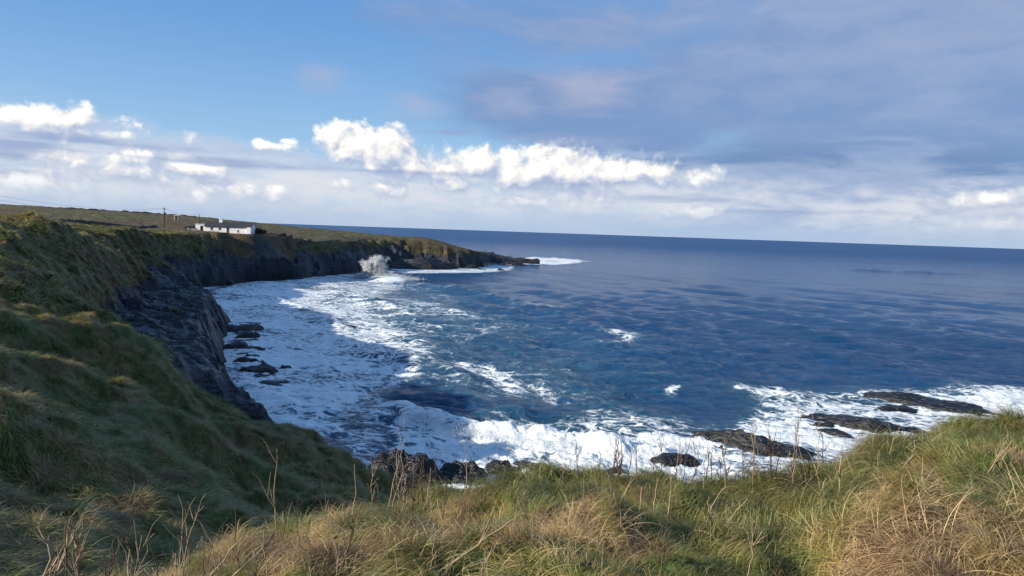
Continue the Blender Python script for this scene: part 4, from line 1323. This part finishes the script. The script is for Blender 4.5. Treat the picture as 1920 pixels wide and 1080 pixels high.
for k in range(44):           # stems caught up in the turf
    px_ = gr.uniform(120, 1000) if k % 2 else gr.uniform(120, 1800)
    yb = gr.uniform(985, 1075) if px_ > 430 else gr.uniform(1040, 1090)
    r_ = float(np.interp(yb, [900, 1080], [6.8, 3.9]))
    ln0, hh0, nb0, dk0 = gr.uniform(-40, 50), gr.uniform(40, 95), gr.randint(2, 7), gr.random() < 0.5
    zone = 'at lower left above the gully' if px_ < 420 else 'below the black boulders' if px_ < 880 else 'in the middle foreground' if px_ < 1250 else 'below the grassy mound'
    lab0 = '%s %s %s dead stem in the grass %s%s' % ('long' if hh0 > 68 else 'short', 'dark' if dk0 else 'pale', 'twiggy' if nb0 > 4 else 'sparse', zone, ', leaning right' if ln0 > 18 else ', leaning left' if ln0 < -12 else '')
    stem(px_, yb, px_ + ln0, yb - hh0, r_, lab0, gr.uniform(2.2, 3.6), nb0, dk0, 'dead stems tangled in the turf', seed=300 + k)

# ------------------------------------------------------------------ cottage above the cliff
M_WHITE = simple('whitewash', (0.80, 0.79, 0.75), 0.8, 1.2, 0.12)
M_SLATE = simple('slate_roof', (0.045, 0.045, 0.052), 0.6, 2.0, 0.4)
M_DARK = simple('dark_glass', (0.012, 0.014, 0.018), 0.25, 2.0, 0.2, 0.5)
M_BLUE = simple('blue_grey_door', (0.10, 0.14, 0.20), 0.6)
M_STONE = simple('lime_stone_wall', (0.50, 0.47, 0.40), 0.9, 2.5, 0.35)
M_DRY = simple('dry_stone', (0.085, 0.078, 0.065), 0.95, 1.5, 0.6)
M_WOOD = simple('tarred_pole', (0.06, 0.048, 0.04), 0.9, 2.0, 0.4)
M_WIRE = simple('wire', (0.05, 0.05, 0.055), 0.6)
M_CHIM = simple('clay_pot', (0.30, 0.12, 0.07), 0.8)
M_HUT = simple('cream_render', (0.55, 0.47, 0.34), 0.9, 1.0, 0.2)


def box(x0, x1, y0, y1, z0, z1):
    V_ = [(x0, y0, z0), (x1, y0, z0), (x1, y1, z0), (x0, y1, z0), (x0, y0, z1), (x1, y0, z1), (x1, y1, z1), (x0, y1, z1)]
    F_ = [(0, 3, 2, 1), (4, 5, 6, 7), (0, 1, 5, 4), (1, 2, 6, 5), (2, 3, 7, 6), (3, 0, 4, 7)]
    return V_, F_


def part(name, boxes, m_, parent, label=None, bev=0.0):
    V_, F_ = [], []
    for b_ in boxes:
        v, f = box(*b_)
        F_ += [tuple(i + len(V_) for i in q) for q in f]; V_ += v
    o = mesh_np(name, V_, F_, m_, smooth=False, parent=parent)
    if label: o['label'] = label
    return o


def poly(name, V_, F_, m_, parent):
    me = bpy.data.meshes.new(name); me.from_pydata(V_, [], F_); me.materials.append(m_)
    o = bpy.data.objects.new(name, me); COL.objects.link(o); o.parent = parent
    return o


hb = at(432, 436.5, 258)
hz = tz(hb[0], hb[1]) - 0.1
hz = min(hz, hb[2] + 0.3)
ch = empty('cottage', (hb[0], hb[1], hb[2]), R(2))
tag(ch, 'long low whitewashed cottage with dark slate roof on the cliff top', 'cottage')
HL, HD, HW = 7.3, 2.4, 1.95      # half length, half depth, wall height
openings = [(-5.4, -4.5, 0.7, 1.6), (-2.9, -2.0, 0.7, 1.6), (-0.4, 0.5, 0.05, 1.75), (2.9, 3.6, 0.15, 1.0)]
wallb = [(-HL, HL, HD - 0.35, HD, -0.3, HW), (-HL, -HL + 0.35, -HD, HD - 0.352, -0.3, HW), (HL - 0.35, HL, -HD, HD - 0.352, -0.3, HW)]
xs_ = -HL + 0.352
for (a, b, z0, z1) in openings:
    wallb.append((xs_, a, -HD, -HD + 0.35, -0.3, HW))
    wallb.append((a, b, -HD, -HD + 0.35, -0.3, z0)); wallb.append((a, b, -HD, -HD + 0.35, z1, HW))
    xs_ = b
wallb.append((xs_, HL - 0.352, -HD, -HD + 0.35, -0.3, HW))
part('wall', wallb, M_WHITE, ch)
rh = 1.3
for s_ in (-1, 1):
    poly('gable', [(s_ * HL, -HD, HW), (s_ * HL, HD, HW), (s_ * HL, 0, HW + rh - 0.02), (s_ * (HL - 0.35), -HD, HW), (s_ * (HL - 0.35), HD, HW), (s_ * (HL - 0.35), 0, HW + rh - 0.02)],
         [(0, 1, 2), (3, 5, 4), (0, 2, 5, 3), (1, 4, 5, 2), (0, 3, 4, 1)], M_WHITE, ch)
ov = 0.3
sl = rh / HD
roof = poly('roof', [(-HL - .1, -HD - ov, HW - ov * sl), (HL + .1, -HD - ov, HW - ov * sl), (HL + .1, 0, HW + rh), (-HL - .1, 0, HW + rh), (HL + .1, HD + ov, HW - ov * sl), (-HL - .1, HD + ov, HW - ov * sl),
                     (-HL - .1, -HD - ov, HW - ov * sl + .16), (HL + .1, -HD - ov, HW - ov * sl + .16), (HL + .1, 0, HW + rh + .16), (-HL - .1, 0, HW + rh + .16), (HL + .1, HD + ov, HW - ov * sl + .16), (-HL - .1, HD + ov, HW - ov * sl + .16)],
            [(0, 3, 2, 1), (3, 5, 4, 2), (6, 7, 8, 9), (9, 8, 10, 11), (0, 1, 7, 6), (4, 5, 11, 10), (1, 2, 8, 7), (2, 4, 10, 8), (3, 0, 6, 9), (5, 3, 9, 11)], M_SLATE, ch)
chm = part('chimney', [(-3.4, -2.4, -.45, .45, HW + rh - .5, HW + rh + 1.0), (-3.5, -2.3, -.55, .55, HW + rh + 1.0, HW + rh + 1.15)], M_WHITE, roof)
for (a, b, z0, z1), nm in zip(openings, ['window', 'window', 'door', 'window']):
    p_ = part(nm, [(a, b, -HD + .16, -HD + .22, z0, z1)], M_DARK if nm == 'window' else M_BLUE, ch)
    if nm == 'window':
        part('window_frame', [(a, a + .07, -HD + .1, -HD + .157, z0, z1), (b - .07, b, -HD + .1, -HD + .157, z0, z1), (a + .07, b - .07, -HD + .1, -HD + .157, z1 - .07, z1), (a + .07, b - .07, -HD + .1, -HD + .157, z0, z0 + .07),
                              ((a + b) / 2 - .03, (a + b) / 2 + .03, -HD + .1, -HD + .157, z0 + .07, z1 - .07)], M_WHITE, p_)
        part('window_sill', [(a - .1, b + .1, -HD - .08, -HD + .098, z0 - .08, z0)], M_WHITE, p_)
part('door_sill', [(-0.5, .6, -HD - .3, -HD - .002, -.6, .04)], M_STONE, ch)
# low annex on the left
part('annex', [(-HL - 2.9, -HL - .12, -HD + .4, HD - .5, -1, 2.35), (-HL - 3.0, -HL - .12, -HD + .3, HD - .4, 2.35, 2.5)], M_WHITE, ch, 'flat-roofed white annex at the left gable')
part('annex_door', [(-HL - 1.4, -HL - .6, -HD + .33, -HD + .397, -.3, 1.9)], M_DARK, ch)
part('gable_buttress', [(HL - 1.1, HL + .05, -HD - .9, -HD - .003, -1, 1.9)], M_WHITE, ch)
# garden wall
gw = empty('garden_wall', (hb[0], hb[1], hb[2]), R(2))
tag(gw, 'low pale garden wall curving round the left end of the white cottage', 'wall')
part('wall', [(-HL - 4.4, -HL - 4.1, -4.8, 1.0, -1.6, 1.1), (-HL - 4.098, -HL - 1.0, -5.0, -4.7, -1.6, .75), (-HL - .998, -2.0, -5.0, -4.7, -1.8, .3)], M_STONE, gw)
part('coping', [(-HL - 4.45, -HL - 4.05, -4.85, 1.05, 1.1, 1.2), (-HL - 4.048, -HL - 1.0, -5.05, -4.65, .75, .83), (-HL - .998, -2.0, -5.05, -4.65, .3, .37)], M_STONE, gw)
tag(part('oil_tank', [(-HL - 3.9, -HL - 2.2, -HD - 1.3, -HD - .3, -.5, 1.2)], M_BLUE, None), 'blue-grey tank between the garden wall and the cottage annex', 'tank')
o = bpy.data.objects['oil_tank']; o.location = gw.location; o.rotation_euler = gw.rotation_euler

# small hut on the plain
q = at(331, 413, 330)
hut = empty('hut', (q[0], q[1], tz(q[0], q[1]) - .2), R(10)); tag(hut, 'tiny cream hut alone on the moor between the two poles', 'hut')
part('wall', [(-.8, .8, -.8, .8, 0, 1.7)], M_HUT, hut)
poly('roof', [(-.95, -.95, 1.7), (.95, -.95, 1.7), (.95, .95, 1.9), (-.95, .95, 1.9), (-.95, -.95, 1.8), (.95, -.95, 1.8), (.95, .95, 2.0), (-.95, .95, 2.0)],
     [(0, 3, 2, 1), (4, 5, 6, 7), (0, 1, 5, 4), (1, 2, 6, 5), (2, 3, 7, 6), (3, 0, 4, 7)], M_HUT, hut)
part('door', [(-.3, .3, -.84, -.803, 0.1, 1.5)], M_DARK, hut)


# utility poles and lines
def pole(pxb, pyb, pyt, r, label, arm=True, rad=.15):
    b_ = at(pxb, pyb, r); t__ = at(pxb, pyt, r)
    zb = tz(b_[0], b_[1])
    e_ = empty('utility_pole', (b_[0], b_[1], zb)); tag(e_, label, 'utility pole')
    hgt = t__[2] - zb
    V_, F_ = [], []
    tube(V_, F_, [(0, 0, -.5), (0, 0, hgt * .5), (0, 0, hgt)], [rad, rad * .9, rad * .7], 8)
    mesh_np('post', [tuple(v) for v in V_], F_, M_WOOD, parent=e_)
    if arm:
        part('cross_arm', [(-.6, .6, -.06, .06, hgt - .55, hgt - .42)], M_WOOD, e_)
        for s_ in (-.5, .5):
            part('insulator', [(s_ - .05, s_ + .05, -.05, .05, hgt - .42, hgt - .22)], M_WHITE, e_)
    return Vector((b_[0], b_[1], zb + hgt)), e_


p1, e1 = pole(308, 430, 389, 262, 'taller dark utility pole left of the cottage, carrying two wires')
part('transformer', [(-.1, .45, -.3, .3, 4.2, 5.0)], M_WOOD, e1)
p2, e2 = pole(374, 432, 401.5, 262, 'shorter utility pole at the corner of the garden wall', False, .11)
q0 = Vector(at(-160, 335, 150))
zb0 = tz(q0.x, q0.y)
e0 = empty('utility_pole', (q0.x, q0.y, zb0)); tag(e0, 'utility pole at the left beyond the picture edge carrying the wires', 'utility pole')
V_, F_ = [], []
tube(V_, F_, [(0, 0, -.5), (0, 0, q0.z - zb0)], [.15, .11], 8)
mesh_np('post', [tuple(v) for v in V_], F_, M_WOOD, parent=e0)


def wire(a, b, sag, label):
    V_, F_ = [], []
    pts = []
    for k in range(25):
        u = k / 24
        p = a.lerp(b, u) - a
        p.z -= sag * 4 * u * (1 - u)
        pts.append(p)
    tube(V_, F_, pts, [.022] * 25, 4)
    o = mesh_np('overhead_wire', [tuple(v) for v in V_], F_, M_WIRE)
    o.location = a
    tag(o, label, 'wire')


wire(q0, p1 - Vector((.5, 0, .22)), 2.0, 'upper overhead wire from the left edge to the taller pole')
wire(q0 - Vector((0, 0, .9)), p1 - Vector((-.5, 0, .22)), 2.2, 'lower overhead wire from the left edge to the taller pole')
wire(p1 - Vector((0, 0, .22)), p2 - Vector((0, 0, .1)), .8, 'overhead wire from the taller pole to the shorter pole')


# dark field bank across the plain, a dry wall of piled stones overgrown
def field_wall(L, h, wdt, label, m_=M_DRY):
    P_ = [at(*k) for k in L]
    x_s, y_s = [], []
    for (a, b) in zip(P_[:-1], P_[1:]):
        n_ = max(2, int(math.hypot(a[0] - b[0], a[1] - b[1]) / 0.6))
        for k in range(n_):
            u = k / n_
            x_s.append(a[0] * (1 - u) + b[0] * u); y_s.append(a[1] * (1 - u) + b[1] * u)
    x_s, y_s = np.array(x_s), np.array(y_s)
    x_s = x_s + 0.8 * gn(x_s * .05, y_s * .05, 81)
    z_s = terrain(x_s, y_s)[0]
    tx, ty = np.gradient(x_s), np.gradient(y_s); ln = np.hypot(tx, ty); nx, ny = -ty / ln, tx / ln
    hh_ = h * (0.8 + 0.5 * fbm(x_s * .3, y_s * .3, 3, 83))
    if h == 0:
        zt_ = np.concatenate([np.linspace(a[2], b[2], max(2, int(math.hypot(a[0] - b[0], a[1] - b[1]) / 0.6)), endpoint=False) for a, b in zip(P_[:-1], P_[1:])])
        hh_ = np.clip(zt_ - z_s, 0.6, 2.4) + 0.08 * gn(x_s * .8, y_s * .8, 82)
    sec = [(-.5, -.4), (-.42, .6), (-.25, 1.0), (.25, 1.0), (.42, .6), (.5, -.4)]
    V_ = np.stack([np.stack([x_s + nx * wdt * s, y_s + ny * wdt * s, z_s + hh_ * q_ + .12 * gn(x_s * 1.3 + s * 9, y_s * 1.3, 85)], -1) for s, q_ in sec], 1).reshape(-1, 3)
    n_ = len(x_s); k_ = len(sec)
    F_ = [(i * k_ + j, i * k_ + j + 1, (i + 1) * k_ + j + 1, (i + 1) * k_ + j) for i in range(n_ - 1) for j in range(k_ - 1)]
    F_ += [tuple(range(k_))][:0]
    o = mesh_np('field_wall', V_, F_, m_, smooth=False)
    tag(o, label, 'wall')


field_wall([(-80, 392, 150), (0, 396.5, 155), (90, 405.5, 178), (180, 415.5, 210), (250, 423.5, 245), (292, 429.5, 268)], 0, 1.6, 'long dark overgrown field wall running across the plain on the left')
field_wall([(500, 441, 268), (550, 440, 275), (575, 437, 285), (582, 435, 290)], .7, .7, 'low pale field wall along the cliff top right of the cottage', M_DRY)
field_wall([(120, 393.5, 385), (300, 403, 400), (420, 411, 395)], 0.45, 1.5, 'faint dark wall along the far brow of the moor')
for (a, b, r_, hh_, lab) in [(547, 436, 280, 1.5, 'square stone gate pillar standing alone on the cliff top'), (573, 434, 286, 1.3, 'left of two squat stone pillars at the end of the low wall'), (583, 435, 288, 1.5, 'right of two squat stone pillars at the end of the low wall')]:
    q = at(a, b, r_)
    e_ = empty('gate_pillar', (q[0], q[1], tz(q[0], q[1])), R(12)); tag(e_, lab, 'pillar')
    part('post', [(-.35, .35, -.35, .35, -.3, hh_)], M_DRY, e_)
    part('cap', [(-.42, .42, -.42, .42, hh_, hh_ + .15)], M_STONE, e_)

# shrubs beside the cottage
M_LEAF = simple('dark_shrub_leaves', (0.030, 0.040, 0.018), 0.7, 3.0, 0.5)
for k, (a, b, r_, w_, h_, lab) in enumerate([(484, 436, 258, 1.6, 1.9, 'rounded dark shrub against the right gable of the cottage'), (493, 437, 262, 1.2, 1.6, 'smaller dark shrub just right of the gable shrub'),
                                             (360, 434, 262, 2.2, 1.1, 'low wind-pruned bush left of the garden wall'), (530, 436, 285, 1.4, 1.0, 'low bush on the cliff top past the shrubs')]):
    q = at(a, b, r_)
    e_ = empty('shrub', (q[0], q[1], tz(q[0], q[1]))); tag(e_, lab, 'shrub')
    g = np.random.default_rng(400 + k)
    n_ = 900
    d_ = g.normal(0, 1, (n_, 3)); d_ /= np.linalg.norm(d_, axis=1)[:, None]
    rr_ = (0.45 + 0.6 * g.random(n_)) * (1 + 0.35 * fbm(d_[:, 0] * 2 + k, d_[:, 1] * 2 + d_[:, 2] * 2, 2, 5))
    c_ = d_ * rr_[:, None] * [w_, w_, h_ * .6] + [0, 0, h_ * .5]
    c_ = c_[c_[:, 2] > 0]; n_ = len(c_)
    u_ = g.normal(0, .12, (n_, 3)); v_ = g.normal(0, .12, (n_, 3))
    V_ = np.stack([c_ - u_, c_ + v_, c_ + u_], 1).reshape(-1, 3)
    mesh_np('crown', V_, np.arange(n_ * 3).reshape(-1, 3), M_LEAF, parent=e_, smooth=False)
    V_, F_ = [], []
    for j in range(4):
        tube(V_, F_, [(0, 0, -.2), (g.normal(0, .2), g.normal(0, .2), h_ * .4), (g.normal(0, .5), g.normal(0, .5), h_ * .8)], [.06, .04, .015], 5)
    mesh_np('trunk', [tuple(v) for v in V_], F_, M_WOOD, parent=e_)
print('built')
